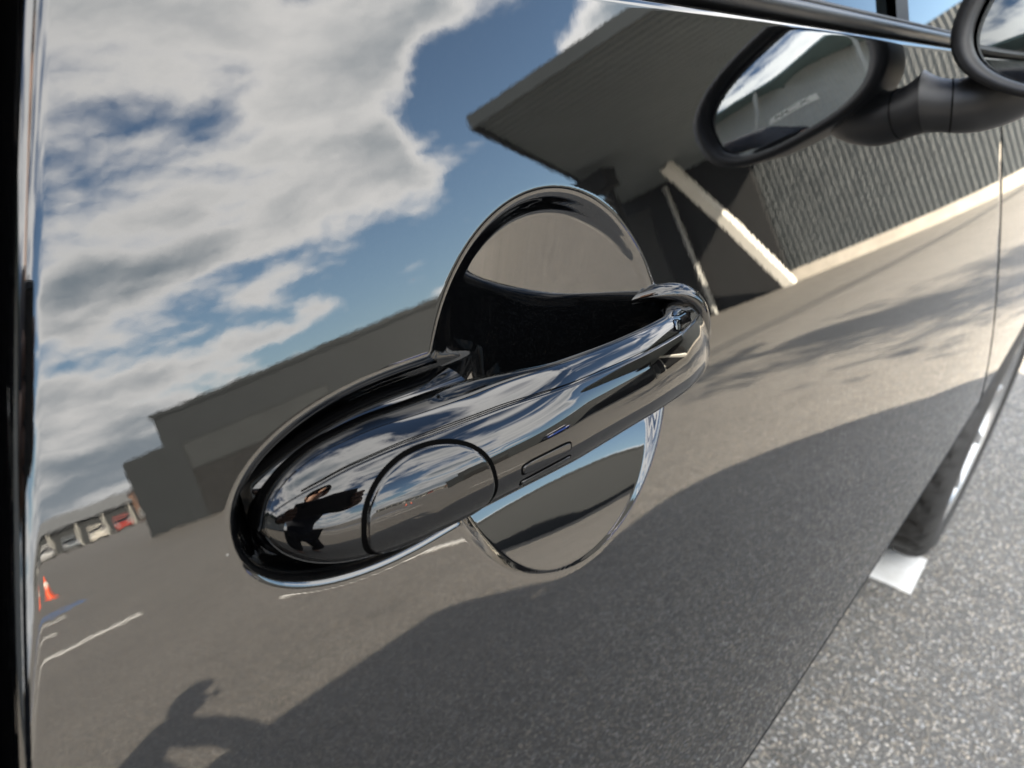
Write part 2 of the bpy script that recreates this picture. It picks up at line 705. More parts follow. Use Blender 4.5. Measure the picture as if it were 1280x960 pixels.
HU = [-105, -104, -101, -95, -86, -72, -50, -20, 10, 35, 50, 60, 68, 73, 75]
HA = [0.6, 3.6, 7.6, 11.4, 14.0, 15.2, 15.0, 13.4, 12.8, 13.0, 13.8, 14.0, 12.0, 7.5, 1.0]
HF = [0.5, 2.6, 5.6, 9.2, 12.6, 16.0, 19.2, 21.2, 21.4, 20.0, 17.6, 14.6, 10.6, 7.0, 3.0]
HB = [-6, -6, -7, -8, -8, -8, -6, 8.5, 10.0, 8.5, 0.0, -5, -5, -5, -5]


def handle_pt(u, phi, off=0.0, shrink=0.0):
    """point of the grip: u in mm along it, phi round the section (0 = up, 90 = outwards, 180 = down)"""
    u = np.asarray(u, float)
    phi = np.asarray(phi, float)
    a = pchip(HU, HA, u) - shrink
    f = pchip(HU, HF, u) - shrink
    b = pchip(HU, HB, u) + shrink
    c = b + (f - b) * 0.36
    n = 2.35
    cs, sn = np.cos(phi), np.sin(phi)
    vv = a * np.sign(cs) * np.abs(cs) ** (2 / n)
    ww = np.where(sn > 0, c + (f - c) * np.abs(sn) ** (2 / n), c - (c - b) * np.abs(sn) ** (2 / n))
    vv = vv - 3.2 * np.maximum(sn, 0) ** 1.5 * np.clip((a - 2) / 10, 0, 1)      # the nose of the section droops
    mm = 0.001
    return (ORG[None, :] + np.stack([u * mm, 0 * u, 0 * u], -1).reshape(-1, 3)
            + VAX[None, :] * (vv * mm).reshape(-1, 1) + NAX[None, :] * (ww * mm).reshape(-1, 1)).reshape(*u.shape, 3)


def handle_norm(u, phi):
    e = 0.05
    p1 = handle_pt(u + e, phi) - handle_pt(u - e, phi)
    p2 = handle_pt(u, phi + 0.004) - handle_pt(u, phi - 0.004)
    n = np.cross(p2, p1)
    return n / np.maximum(np.linalg.norm(n, axis=-1, keepdims=True), 1e-12)


us = np.concatenate([np.linspace(-105, -100, 14)[:-1], np.linspace(-100, 66, 150)[:-1], np.linspace(66, 75, 24)])
PH_TOP, PH_BOT = rad(46), rad(196)
ph = np.linspace(PH_TOP, PH_BOT, 90)
UU, PP = np.meshgrid(us, ph, indexing='ij')
shell_p = handle_pt(UU, PP)
# the shell's lips turn in, so the seam to the back part reads as a line
lip = np.zeros_like(PP)
lip[:, 0] = -0.0012
lip[:, 1] = -0.0004
lip[:, -1] = -0.0012
shell_p = shell_p + handle_norm(UU, PP) * lip[..., None]
handle = cpart('door_handle', shell_p.reshape(-1, 3), grid_faces(len(us), len(ph), flip=True), M['piano'])
tag(handle, 'piano black pull handle with oval lock cover and touch pads')
ph2 = np.linspace(PH_BOT - 0.05, PH_TOP + 2 * math.pi + 0.05, 90)
UU, PP = np.meshgrid(us, ph2, indexing='ij')
bp_ = handle_pt(UU, PP, shrink=0.6)
cpart('handle_back', bp_.reshape(-1, 3), grid_faces(len(us), len(ph2), flip=True), M['piano'], handle)


# bed of the grip's rear end: fills the recess but for a narrow gap
rows = []
for u in np.concatenate([np.linspace(-0.1040, -0.098, 16)[:-1], np.linspace(-0.098, -0.0445, 60)]):
    du = max(EC - u, 0.0) / EA
    hb = EB * max(1 - du ** EN, 0.0) ** (1 / EN) - 0.0030 * (1 - 0.4 * du ** 6)
    hb = max(hb, 0.0004)
    wt = float(pchip([-104.0, -102, -97, -85, -60, -44.5], [-5.0, -2.5, 0.5, 3.6, 6.0, 6.4], u * 1000)) / 1000
    row = []
    for q in np.linspace(-1, 1, 61):
        q = math.copysign(abs(q) ** 0.8, q)
        w_ = -0.0055 + (wt + 0.0055) * max(1 - abs(q) ** 3.4, 0.0) ** 0.6
        row.append(ORG + np.array([u, 0, 0]) + VAX * hb * q + NAX * w_)
    rows.append(row)
cpart('handle_bed', np.array(rows).reshape(-1, 3), grid_faces(len(rows), 61), M['piano'], handle)

# collar the front end of the grip dives into
ck = np.array([(44, 15.4, -7.0, 1.2), (49, 16.4, -3.0, 2.2), (54, 16.6, 0.8, 3.0), (60, 15.6, 3.6, 3.5), (66, 12.4, 5.4, 3.7), (70.5, 6.8, 6.2, 3.6), (72.0, 0.0, 6.2, 3.2), (71.5, -6.0, 5.4, 2.6), (68, -11, 3.5, 1.6)])
kx = np.linspace(0, 1, len(ck))
tt = np.linspace(0, 1, 70)
cc = [pchip(kx, ck[:, i], tt) for i in range(4)]
for i in range(3):
    for _ in range(3):
        cc[i][1:-1] = (cc[i][:-2] + 2 * cc[i][1:-1] + cc[i][2:]) / 4
path = [ORG + np.array([cc[0][i], 0, 0]) * 0.001 + VAX * cc[1][i] * 0.001 + NAX * cc[2][i] * 0.001 for i in range(70)]
rings = []
for i in range(70):
    d = path[min(i + 1, 69)] - path[max(i - 1, 0)]
    d = d / np.linalg.norm(d)
    b1 = NAX - d * (NAX @ d)
    b1 = b1 / np.linalg.norm(b1)
    b2 = np.cross(d, b1)
    r_ = cc[3][i] * 0.001
    ring = []
    for t in np.linspace(0, 2 * math.pi, 28, endpoint=False):
        dn = math.cos(t) * r_
        if dn < 0:
            dn *= 2.6                      # skirt reaching down to the door
        ring.append(path[i] + b1 * dn + b2 * math.sin(t) * r_)
    rings.append(ring)
cpart('handle_collar', np.array(rings).reshape(-1, 3), grid_faces(70, 28, wrap_v=True, flip=True), M['piano'], handle)


def pad_on_handle(name, uc, pc, au, ap, n_exp, rise, mat, seam=0.9, skew=0.0, roll=0.0009, parent=None):
    """a cover lying on the grip: outline a superellipse in (u, phi), proud by `rise`, with a dark seam round it"""
    rho = np.array([0, 0.25, 0.5, 0.7, 0.82, 0.9, 0.94, 0.965, 0.985, 1.0])
    n = 96
    t = np.linspace(0, 2 * math.pi, n, endpoint=False)
    cx = np.sign(np.cos(t)) * np.abs(np.cos(t)) ** (2 / n_exp)
    cy = np.sign(np.sin(t)) * np.abs(np.sin(t)) ** (2 / n_exp)
    RR, CX = np.meshgrid(rho, cx, indexing='ij')
    _, CYY = np.meshgrid(rho, cy, indexing='ij')
    u = uc + RR * CX * au + skew * RR * CYY
    p = pc + RR * CYY * ap
    off = np.where(RR > 0.955, rise - roll * ((RR - 0.955) / 0.045) ** 2, rise)
    pts = handle_pt(u, p) + handle_norm(u, p) * off[..., None]
    o = cpart(name, pts.reshape(-1, 3), grid_faces(len(rho), n, wrap_v=True, flip=True), mat, parent or handle)
    if seam:
        k = np.array([0.0, 1.0])
        out = []
        for q in range(n):
            for s in (-0.25, seam):
                uu = uc + cx[q] * (au + s) + skew * cy[q]
                pp = pc + cy[q] * (ap + s / 14.5)
                base = handle_pt(np.array([uu]), np.array([pp]))[0]
                out.append(base + handle_norm(np.array([uu]), np.array([pp]))[0] * 0.00007)
        cpart('cover_seam' if au > 12 else 'pad_seam', out, grid_faces(n, 2, wrap_u=True), M['gap'], handle)
    return o


pad_on_handle('lock_cover', -72.0, rad(103), 16.5, rad(48), 2.1, 0.0004, M['piano'], 0.8)
pad_on_handle('touch_pad', -38.0, rad(102), 8.8, rad(5.0), 5.0, 0.0004, M['piano'], 0.35, roll=0.0007)
pad_on_handle('touch_pad', -38.0, rad(117.5), 8.8, rad(3.6), 5.0, 0.0004, M['piano'], 0.35, roll=0.0007)

# dark parting line along the top of the grip
st_ = []
for u in np.linspace(-97, 48, 120):
    for k in (-0.009, 0.009):
        pp = np.array([PH_TOP - 0.01 + k])
        q = handle_pt(np.array([u]), pp)[0] + handle_norm(np.array([u]), pp)[0] * 0.00006
        st_.append(q)
cpart('grip_seam', st_, grid_faces(120, 2, flip=True), M['gap'], handle)
# ------------------------------------------------------------------ belt line, glass, roof
M['belt'] = simple('satin_black_trim', (0.008, 0.008, 0.008), 0.34, ior=1.33, vary=0.1, scale=30)
def loft(name, stations, mat, parent=None, wrap_v=False, flip=False, smooth=True):
    nv = len(stations[0])
    P = np.array(stations, float).reshape(-1, 3)
    o = cpart(name, P, grid_faces(len(stations), nv, wrap_v=wrap_v, flip=flip), mat, parent, smooth)
    return o


TB = TH0 - 0.05 * V_TOP
VB = np.array([0, math.sin(TB), math.cos(TB)])
NB = np.array([0, -math.cos(TB), math.sin(TB)])


def belt_pt(u, dv, dn):
    return side(u, V_TOP) + VB * dv + NB * dn


def belt_strip(name, sec, u0, u1, mat, parent=None):
    return loft(name, [[belt_pt(u, a, b) for a, b in sec] for u in np.linspace(u0, u1, 60)], mat, parent)


UE = door_edge(V_TOP)
belt = belt_strip('belt_trim', [(0.0005, -0.008), (0.0010, -0.002), (0.0020, 0.0008), (0.004, 0.0020), (0.0065, 0.0018), (0.0080, 0.0002), (0.0084, -0.005)], UE, 0.70, M['belt'])
belt_strip('window_seal', [(0.0080, -0.004), (0.0090, -0.0010), (0.0110, -0.0018), (0.0130, -0.007)], UE, 0.70, M['rubber'], belt)
belt_strip('belt_trim', [(0.0005, -0.008), (0.0012, -0.001), (0.006, 0.004), (0.012, 0.003), (0.016, -0.006)], -1.82, UE - 0.006, M['piano'])


def glass_pt(u, t, inset=0.0):
    b = belt_pt(u, 0.0115, -0.005)
    y = b[1] + 0.135 * t + 0.055 * t * t + inset
    z = b[2] + (1.338 - b[2]) * t
    return np.array([u, y, z])


def pane(name, front, rear, mat, inset=0.0, mirror=False, t0=0.0, t1=1.0, n=14, parent=None):
    st = []
    for t in np.linspace(t0, t1, n):
        a, b = rear(t), front(t)
        st.append([glass_pt(u, t, inset) for u in np.linspace(a, b, 10)])
    st = np.array(st)
    if mirror:
        st = st * [1, -1, 1] + [0, 2 * CY, 0]
    return loft(name, st, mat, parent, flip=not mirror)


A_PIL = lambda t: 0.725 - 0.44 * t
for mir in (False, True):
    pane('window', lambda t: min(0.372, A_PIL(t) - 0.03), lambda t: -0.115 + 0.03 * t, M['glass'], 0.004, mir)
    pane('window_divider', lambda t: min(0.400, A_PIL(t) - 0.03), lambda t: min(0.371, A_PIL(t) - 0.031), M['rubber'], -0.002, mir, 0, 0.80)
    pane('mirror_sail_panel', lambda t: A_PIL(t) - 0.029, lambda t: min(0.399, A_PIL(t) - 0.030), M['piano'], 0.003, mir, 0, 0.72)
    pane('a_pillar', lambda t: A_PIL(t) + 0.045, lambda t: A_PIL(t) - 0.03, M['paint'], -0.004, mir)
    pane('b_pillar', lambda t: -0.116 + 0.03 * t, lambda t: -0.205 + 0.03 * t, M['piano'], 0.000, mir)
    pane('quarter_window', lambda t: -0.206 + 0.03 * t, lambda t: -1.60 + 0.25 * t, M['glass'], 0.004, mir)
    pane('c_pillar', lambda t: -1.601 + 0.25 * t, lambda t: -1.89 + 0.26 * t, M['piano'], 0.000, mir)

# roof, bonnet, screens
NS = 25


def across(p, crown, push=0.0):
    q = p * [1, -1, 1] + [0, 2 * CY, 0]
    out = []
    for s in np.linspace(0, 1, NS):
        m = p + (q - p) * s
        k = 1 - (2 * s - 1) ** 2
        out.append(m + [push * k, 0, crown * (1 - (2 * s - 1) ** 4)])
    return out


roof = loft('roof', [across(glass_pt(u, 1.0) + [0, -0.012, 0.012 * math.cos((u + 0.66) * 1.5)], 0.072 - 0.05 * abs(u + 0.6) ** 3) for u in np.linspace(-1.67, 0.34, 44)], M['paint'], flip=True)
loft('windscreen', [across(glass_pt(A_PIL(t) + 0.045, t, -0.003), 0.02 + 0.045 * t, 0.20 - 0.14 * t) for t in np.linspace(0, 1, 20)], M['glass'])
loft('rear_window', [across(glass_pt(-1.89 + 0.26 * t, t, -0.003), 0.02 + 0.045 * t, -0.10 + 0.05 * t) for t in np.linspace(0, 1, 20)], M['glass'], flip=True)
loft('bonnet', [across(side(u, V_TOP) + [0, 0, 0.001], 0.055 if u < 2.0 else 0.055 * max(0.2, 1 - ((u - 2.0) / 0.28) ** 2)) for u in np.linspace(0.72, 2.28, 50)], M['paint'], flip=True)
vs = np.linspace(V_BOT, V_TOP, 40)
loft('front_bumper', [across(side(2.279, v), 0.0, 0.07) for v in vs], M['paint'])
loft('tailgate', [across(side(-1.999, v), 0.0, -0.06) for v in vs], M['paint'], flip=True)
loft('rear_deck', [across(side(u, V_TOP), 0.02) for u in np.linspace(-2.0, -1.72, 12)], M['paint'], flip=True)
cbuild(MB().box((-1.92, 0.30, 0.19), (2.15, 1.30, 0.46)), 'underbody', M['gap'])
cbuild(MB().box((-1.92, 0.06, 0.60), (2.15, 1.54, 0.66)), 'floor_pan', M['gap'])
cbuild(MB().box((2.10, 0.30, 0.24), (2.30, 1.30, 0.62)), 'front_apron', M['trim'], bevel=0.03)
cbuild(MB().box((-2.02, 0.25, 0.28), (-1.82, 1.35, 0.62)), 'rear_apron', M['trim'], bevel=0.03)
for sy in (1, -1):
    y = 0.40 if sy > 0 else 1.20
    cbuild(MB().lathe([(0.001, 0.02), (0.07, 0.015), (0.09, 0.0), (0.095, -0.03)], (2.30, y, 0.70), 'x', 32), 'headlight', M['lamp'], smooth=True)
    cbuild(MB().box((-2.05, y - 0.06, 0.66), (-1.98, y + 0.06, 0.86)), 'tail_light', M['redlamp'], bevel=0.012)
cbuild(MB().prism([(0.55, 0.42), (1.05, 0.42), (1.10, 0.60), (0.50, 0.60)], 0, 2.325, 2.36), 'grille', M['trim'])


# ------------------------------------------------------------------ wing mirror
def mirror_section(s, p0=0.051, z0=0.122, a=0.071, b=0.0425, x=0.40, n=64, rot=rad(-9), e=2.7):
    """ring of the mirror head: scaled outline in the plane across the car; p = outwards, z above the cup's centre"""
    out = []
    for k in range(n):
        t = 2 * math.pi * k / n
        c = math.copysign(abs(math.cos(t)) ** (2 / e), math.cos(t)) * a * s
        d = math.copysign(abs(math.sin(t)) ** (2 / e), math.sin(t)) * b * s
        # narrower towards the outer end
        d *= 1.0 - 0.18 * (c / a)
        pp = p0 + c * math.cos(rot) - d * math.sin(rot)
        zz = z0 + c * math.sin(rot) + d * math.cos(rot)
        xx = x - 0.115 * (pp - p0) + 0.10 * (zz - z0)
        out.append((xx, -pp, Z0 + zz))
    return out


def mirror_on(sign):
    def flipy(st):
        return st if sign > 0 else [[(p[0], 2 * CY - p[1], p[2]) for p in r] for r in st]
    hs = [mirror_section(0.830, x=0.405), mirror_section(0.850, x=0.399), mirror_section(0.92, x=0.3965), mirror_section(0.99, x=0.399), mirror_section(1.0, x=0.407),
          mirror_section(1.0, x=0.425), mirror_section(0.97, x=0.455), mirror_section(0.88, x=0.487), mirror_section(0.70, x=0.508), mirror_section(0.40, x=0.520), mirror_section(0.02, x=0.524)]
    head = loft('wing_mirror', flipy(hs), M['trim'], None, wrap_v=True, flip=sign < 0)
    gs = [mirror_section(s, x=0.4055 + 0.004 * s * s) for s in (0.01, 0.2, 0.4, 0.6, 0.75, 0.83, 0.832)]
    loft('mirror_glass', flipy(gs), M['mirror'], head, wrap_v=True, flip=sign > 0)
    f0 = side(0.425, 0.072)

    def fy(p):
        return tuple(p) if sign > 0 else (p[0], 2 * CY - p[1], p[2])

    def smooth_tube(keys, n=22):
        kx = np.linspace(0, 1, len(keys))
        t = np.linspace(0, 1, n)
        c = [pchip(kx, [k[i] for k in keys], t) for i in range(4)]
        return MB().tube([fy(f0 + np.array([c[0][i], c[1][i], c[2][i]])) for i in range(n)], [float(r) for r in c[3]], 32)
    arm = smooth_tube([(0, 0.010, 0, 0.0225), (0, 0.000, 0, 0.0185), (0.001, -0.013, 0.001, 0.0168), (0.004, -0.027, 0.004, 0.0180), (0.010, -0.040, 0.014, 0.0215), (0.020, -0.048, 0.028, 0.0255), (0.032, -0.052, 0.040, 0.0270)], 44)
    cbuild(arm, 'mirror_arm', M['trim'], head, smooth=True)
    ring = smooth_tube([(0.0012, -0.0150, 0.0014, 0.0172), (0.0014, -0.0158, 0.0016, 0.0174)], 4)
    cbuild(ring, 'hinge_joint', M['gap'], head, smooth=True)


mirror_on(1)
mirror_on(-1)


# ------------------------------------------------------------------ wheels
def wheel_at(x, yo, sign):
    """yo: y of the outer face; sign +1 when the outer face looks to -y"""
    W = 0.195
    cx = (x, 0, WHR)

    def Y(d):
        return yo + sign * d
    R = WHR
    prof = [(0.205, Y(0.012)), (0.215, Y(0.002)), (0.235, Y(-0.004)), (0.262, Y(-0.002)), (0.282, Y(0.006)), (0.292, Y(0.014)), (0.2975, Y(0.026))]
    for k in range(4):
        d0 = 0.034 + k * 0.036
        prof += [(0.300, Y(d0)), (0.300, Y(d0 + 0.024)), (0.2935, Y(d0 + 0.026)), (0.2935, Y(d0 + 0.033))]
    prof += [(0.298, Y(0.172)), (0.290, Y(0.184)), (0.262, Y(0.196)), (0.215, Y(0.192)), (0.205, Y(0.180))]
    NT_ = 256
    tv = []
    for k in range(NT_):
        t = 2 * math.pi * k / NT_
        for r, o in prof:
            if r > 0.291 and (k + int(abs(o - yo) * 260)) % 8 < 2:
                r -= 0.006
            tv.append((x + r * math.cos(t), o, WHR + r * math.sin(t)))
    root = cbuild(MB().add(tv, grid_faces(NT_, len(prof), wrap_u=True)), 'wheel', M['tyre'], smooth=True)
    root.name = 'wheel'
    rim = MB().lathe([(0.205, Y(0.170)), (0.198, Y(0.150)), (0.190, Y(0.03)), (0.198, Y(0.012)), (0.212, Y(0.004)), (0.214, Y(0.010)), (0.206, Y(0.018))], cx, 'y', 64)
    r_o = cbuild(rim, 'rim', M['alloy'], root, smooth=True)
    for k in range(10):
        t = 2 * math.pi * k / 10 + 0.1
        c, s = math.cos(t), math.sin(t)
        sp = MB()
        for r0, r1, w0, w1, d0, d1 in ((0.045, 0.195, 0.016, 0.011, 0.030, 0.008),):
            pts = []
            for r, wd, d in ((r0, w0, d0), (r1, w1, d1)):
                for sw in (-1, 1):
                    for dd in (0.0, 0.02):
                        pts.append((x + c * r - s * wd * sw, Y(d + dd), WHR + s * r + c * wd * sw))
            sp.add(pts, [(0, 1, 3, 2), (4, 6, 7, 5), (0, 2, 6, 4), (1, 5, 7, 3), (0, 4, 5, 1), (2, 3, 7, 6)])
        cbuild(sp, 'spoke', M['alloy'], root, bevel=0.003)
    cbuild(MB().lathe([(0.001, Y(0.020)), (0.045, Y(0.022)), (0.060, Y(0.030)), (0.062, Y(0.06))], cx, 'y', 32), 'hub', M['alloy'], root, smooth=True)
    cbuild(MB().lathe([(0.001, Y(0.055)), (0.14, Y(0.055)), (0.142, Y(0.075)), (0.05, Y(0.08))], cx, 'y', 40), 'brake_disc', M['trim'], root, smooth=True)
    return root


WY = -0.022
wheel_at(WHX, WY, 1)
wheel_at(RWX, WY, 1)
wheel_at(WHX, 2 * CY - WY, -1)
wheel_at(RWX, 2 * CY - WY, -1)
# ------------------------------------------------------------------ ground
def asphalt_material():
    m, t, b = material('asphalt')
    tc = t.node('ShaderNodeTexCoord').outputs['Object']
    vo = t.node('ShaderNodeTexVoronoi')
    t.put(vo.inputs['Vector'], tc)
    vo.inputs['Scale'].default_value = 178.0
    vo.inputs['Randomness'].default_value = 1.0
    sp = t.node('ShaderNodeSeparateColor')
    t.put(sp.inputs[0], vo.outputs['Color'])
    stone = t.math('POWER', sp.outputs[0], 3.2)
    body = t.smooth(vo.outputs['Distance'], 0.62, 0.30)
    fine = t.noise(tc, 420.0, 4.0, 0.7)
    patch = t.noise(tc, 0.55, 5.0, 0.6)
    patch2 = t.noise(tc, 5.0, 4.0, 0.6)
    tone = t.mix(stone, ASPHALT_DARK, ASPHALT_STONE)
    warm = t.mix(sp.outputs[1], (0.9, 0.96, 1.05), (1.12, 1.0, 0.84))
    mul = t.node('ShaderNodeMix', data_type='RGBA', blend_type='MULTIPLY')
    mul.inputs['Factor'].default_value = 1.0
    t.put(mul.inputs[6], tone)
    t.put(mul.inputs[7], warm)
    c = t.mix(body, ASPHALT_BINDER, mul.outputs[2])
    sc_ = t.math('ADD', 0.51, t.math('ADD', t.math('MULTIPLY', patch, 0.40), t.math('ADD', t.math('MULTIPLY', patch2, 0.34), t.math('MULTIPLY', fine, 0.28))))
    stain = t.smooth(t.noise(tc, 2.2, 5.0, 0.6, 0.6), 0.60, 0.74)
    sc_ = t.math('MULTIPLY', sc_, t.math('SUBTRACT', 1.0, t.math('MULTIPLY', stain, 0.28)))
    sv = t.vmath('SCALE', c)
    t.put(sv.node.inputs['Scale'], sc_)
    t.put(b.inputs['Base Color'], sv)
    b.inputs['Roughness'].default_value = 0.62
    b.inputs['IOR'].default_value = 1.45
    bp = t.node('ShaderNodeBump')
    bp.inputs['Strength'].default_value = 0.9
    bp.inputs['Distance'].default_value = 0.0025
    hgt = t.math('ADD', t.math('MULTIPLY', body, t.math('ADD', 0.4, sp.outputs[2])), t.math('MULTIPLY', fine, 0.5))
    t.put(bp.inputs['Height'], hgt)
    t.put(b.inputs['Normal'], bp.outputs[0])
    return m


ASPHALT_DARK, ASPHALT_STONE, ASPHALT_BINDER = (0.195, 0.187, 0.172), (0.64, 0.615, 0.57), (0.110, 0.106, 0.098)
M['asphalt'] = asphalt_material()
def worn_paint():
    m, t, b = material('white_road_paint')
    tc = t.node('ShaderNodeTexCoord').outputs['Object']
    chip = t.smooth(t.noise(tc, 55.0, 6.0, 0.7), 0.62, 0.70)
    dirt = t.smooth(t.noise(tc, 14.0, 5.0, 0.6), 0.35, 0.75)
    t.put(b.inputs['Base Color'], t.mix(chip, t.mix(dirt, (0.86, 0.86, 0.84), (0.66, 0.65, 0.62)), (0.24, 0.23, 0.21)))
    b.inputs['Roughness'].default_value = 0.7
    bp = t.node('ShaderNodeBump')
    bp.inputs['Strength'].default_value = 0.5
    bp.inputs['Distance'].default_value = 0.002
    t.put(bp.inputs['Height'], t.noise(tc, 260.0, 4.0, 0.6))
    t.put(b.inputs['Normal'], bp.outputs[0])
    return m


M['white_paint'] = worn_paint()
M['blue_paint'] = simple('blue_road_paint', (0.05, 0.16, 0.42), 0.7, vary=0.2, scale=8)
M['clad'] = simple('grey_cladding', (0.030, 0.036, 0.040), 0.5, vary=0.08, scale=1.5)
M['clad_dark'] = simple('dark_cladding', (0.030, 0.034, 0.036), 0.55, vary=0.1, scale=1.2)
M['clad_light'] = simple('light_grey_steel', (0.36, 0.36, 0.34), 0.5, vary=0.06, scale=1.5)
M['shop'] = simple('slate_cladding', (0.019, 0.023, 0.026), 0.6, vary=0.06, scale=1.5)
M['deck'] = simple('grey_deck_sheet', (0.17, 0.20, 0.215), 0.5, vary=0.06, scale=1.5)
M['black_and_shade'] = simple('shed_interior', (0.012, 0.013, 0.014), 0.8, vary=0.2)  # near black: painted shade inside the doorways, plain black on lamp and letters
M['white'] = simple('white_steel', (0.78, 0.76, 0.70), 0.5, vary=0.05, scale=2)
M['wood'] = simple('weathered_concrete_pole', (0.26, 0.24, 0.22), 0.8, vary=0.15, scale=3)
M['orange'] = simple('traffic_cone_orange', (0.80, 0.10, 0.03), 0.5, vary=0.08)
M['brickred'] = simple('red_render', (0.27, 0.17, 0.13), 0.8, vary=0.12, scale=0.8)
M['tile'] = simple('grey_roof', (0.16, 0.17, 0.18), 0.7, vary=0.12, scale=2)
M['hedge'] = simple('dark_hedge', (0.03, 0.05, 0.022), 0.8, vary=0.4, scale=3)
M['concrete'] = simple('pale_concrete', (0.42, 0.39, 0.34), 0.85, vary=0.12, scale=2)

g = MB().add([(-400, -400, 0), (400, -400, 0), (400, 400, 0), (-400, 400, 0)], [(0, 1, 2, 3)]).build('asphalt_ground', M['asphalt'])
tag(g, kind='structure')


def strip(name, a, b, width, mat, label, z=0.004, cat='road marking', ragged=0.0, seed=1):
    a = Vector((a[0], a[1], 0))
    b = Vector((b[0], b[1], 0))
    d = (b - a).normalized()
    n = Vector((-d.y, d.x, 0)) * width / 2
    L = (b - a).length
    k = max(2, int(L / 0.03)) if ragged else 2
    rnd = random.Random(seed)
    top, bot = [], []
    for i in range(k + 1):
        p = a + d * L * i / k
        r1, r2 = (rnd.uniform(-ragged, ragged) for _ in 'ab')
        e = d * (rnd.uniform(-ragged, ragged) if i in (0, k) else 0)
        top.append(p + n * (1 + r1) + e)
        bot.append(p - n * (1 + r2) + e)
    vs = []
    for p, q in zip(top, bot):
        vs += [(p.x, p.y, 0.0005), (p.x, p.y, z), (q.x, q.y, z), (q.x, q.y, 0.0005)]
    fs = grid_faces(k + 1, 4)
    fs += [(0, 1, 2, 3), (4 * k + 3, 4 * k + 2, 4 * k + 1, 4 * k)]
    o = MB().add(vs, fs).build(name, mat)
    return tag(o, label, cat)


strip('painted_line', (1.372, -0.010), (1.345, 0.80), 0.155, M['white_paint'], 'white painted line ending beside the front tyre of the black car', 0.003, ragged=0.06, seed=4)
strip('painted_line', (-4.5, -7.50), (2.0, -7.50), 0.13, M['white_paint'], 'longest white bay line mirrored low in the door near its rear edge', ragged=0.03)
strip('painted_line', (-4.5, -9.70), (1.8, -9.70), 0.13, M['white_paint'], 'white bay line between the long one and the blue line', ragged=0.03, seed=2)
strip('painted_line', (-4.5, -11.7), (2.4, -11.7), 0.13, M['white_paint'], 'white bay line next to the blue line, mirrored near the door edge', ragged=0.03, seed=3)
strip('painted_line', (-4.5, -12.9), (2.95, -12.9), 0.30, M['blue_paint'], 'blue painted line mirrored beside the white bay lines')
strip('painted_line', (1.93, -4.44), (2.45, -3.05), 0.05, M['white_paint'], 'thin white line mirrored under the handle bed', ragged=0.05, seed=6)


# ------------------------------------------------------------------ workshop and canopy
def wall_frame(a, b):
    a, b = Vector((*a, 0)), Vector((*b, 0))
    d = (b - a).normalized()
    return a, d, Vector((d.y, -d.x, 0)), (b - a).length


def ribbed(name, a, b, z0, z1, pitch, depth, mat, parent, face=1.0, tall=None):
    """ribbed steel sheet standing between two ground points; ribs run upright"""
    a, d, n, L = wall_frame(a, b)
    k = max(1, int(L / pitch))
    vs = []
    for i in range(k):
        for f, o in ((0.0, 0), (0.45, 0), (0.58, 1), (0.87, 1)):
            p = a + d * (i + f) * L / k + n * face * o * depth
            vs += [(p.x, p.y, z0), (p.x, p.y, z1)]
    p = a + d * L
    vs += [(p.x, p.y, z0), (p.x, p.y, z1)]
    return MB().add(vs, grid_faces(len(vs) // 2, 2)).build(name, mat, parent)


def slab(a, b, z0, z1, thick, mb=None, off=0.0):
    a, d, n, L = wall_frame(a, b)
    mb = mb or MB()
    q = [a + n * off, a + d * L + n * off, a + d * L + n * (off - thick), a + n * (off - thick)]
    return mb.prism([(p.x, p.y) for p in q], 2, z0, z1)


WA, WB = (9.55, -25.0), (23.2, -8.2)          # yard front of the workshop
shop = empty('workshop', ((WA[0] + WB[0]) / 2, (WA[1] + WB[1]) / 2, 0))
shop.location = (0, 0, 0)
tag(shop, 'long flat-roofed dark grey workshop across the yard, mirrored in the door', 'building')
a_, d_, n_, L_ = wall_frame(WA, WB)
face = -1.0 if n_.dot(Vector((-1, 1, 0))) < 0 else 1.0


def on_wall(s, out=0.0):
    p = a_ + d_ * s + n_ * face * out
    return (p.x, p.y)


# core behind the sheet
core = MB()
core.prism([on_wall(0, -0.12), on_wall(L_, -0.12), on_wall(L_, -9), on_wall(0, -9)], 2, 0, 3.42)
core.build('wall', M['clad_dark'], shop)
ribbed('cladding', on_wall(0), on_wall(L_), 2.45, 3.45, 2.4, 0.0, M['shop'], shop, face)
for s0, s1 in ((0.0, 0.6), (5.8, 12.8), (15.9, L_)):
    ribbed('cladding', on_wall(s0), on_wall(s1), 0.0, 2.45, 2.4, 0.0, M['shop'], shop, face)
MB().prism([on_wall(-0.05, 0.06), on_wall(L_ + 0.05, 0.06), on_wall(L_ + 0.05, -9.1), on_wall(-0.05, -9.1)], 2, 3.452, 3.62).build('roof', M['shop'], shop)
for s0, s1 in ((0.62, 5.78), (12.82, 15.88)):
    sh = MB().prism([on_wall(s0, -0.02), on_wall(s1, -0.02), on_wall(s1, -0.06), on_wall(s0, -0.06)], 2, 1.55, 2.44).build('roller_shutter', M['clad_dark'], shop)
    MB().prism([on_wall(s0, -0.05), on_wall(s1, -0.05), on_wall(s1, -0.10), on_wall(s0, -0.10)], 2, 0, 1.54).build('opening_shade', M['black_and_shade'], shop)  # solid panel, coloured near black for the shade under the raised shutter
# lower annex at the far end
an = MB()
an.prism([on_wall(-1.9, -0.6), on_wall(-0.06, -0.6), on_wall(-0.06, -7), on_wall(-1.9, -7)], 2, 0, 2.62)
an.build('annex', M['shop'], shop)

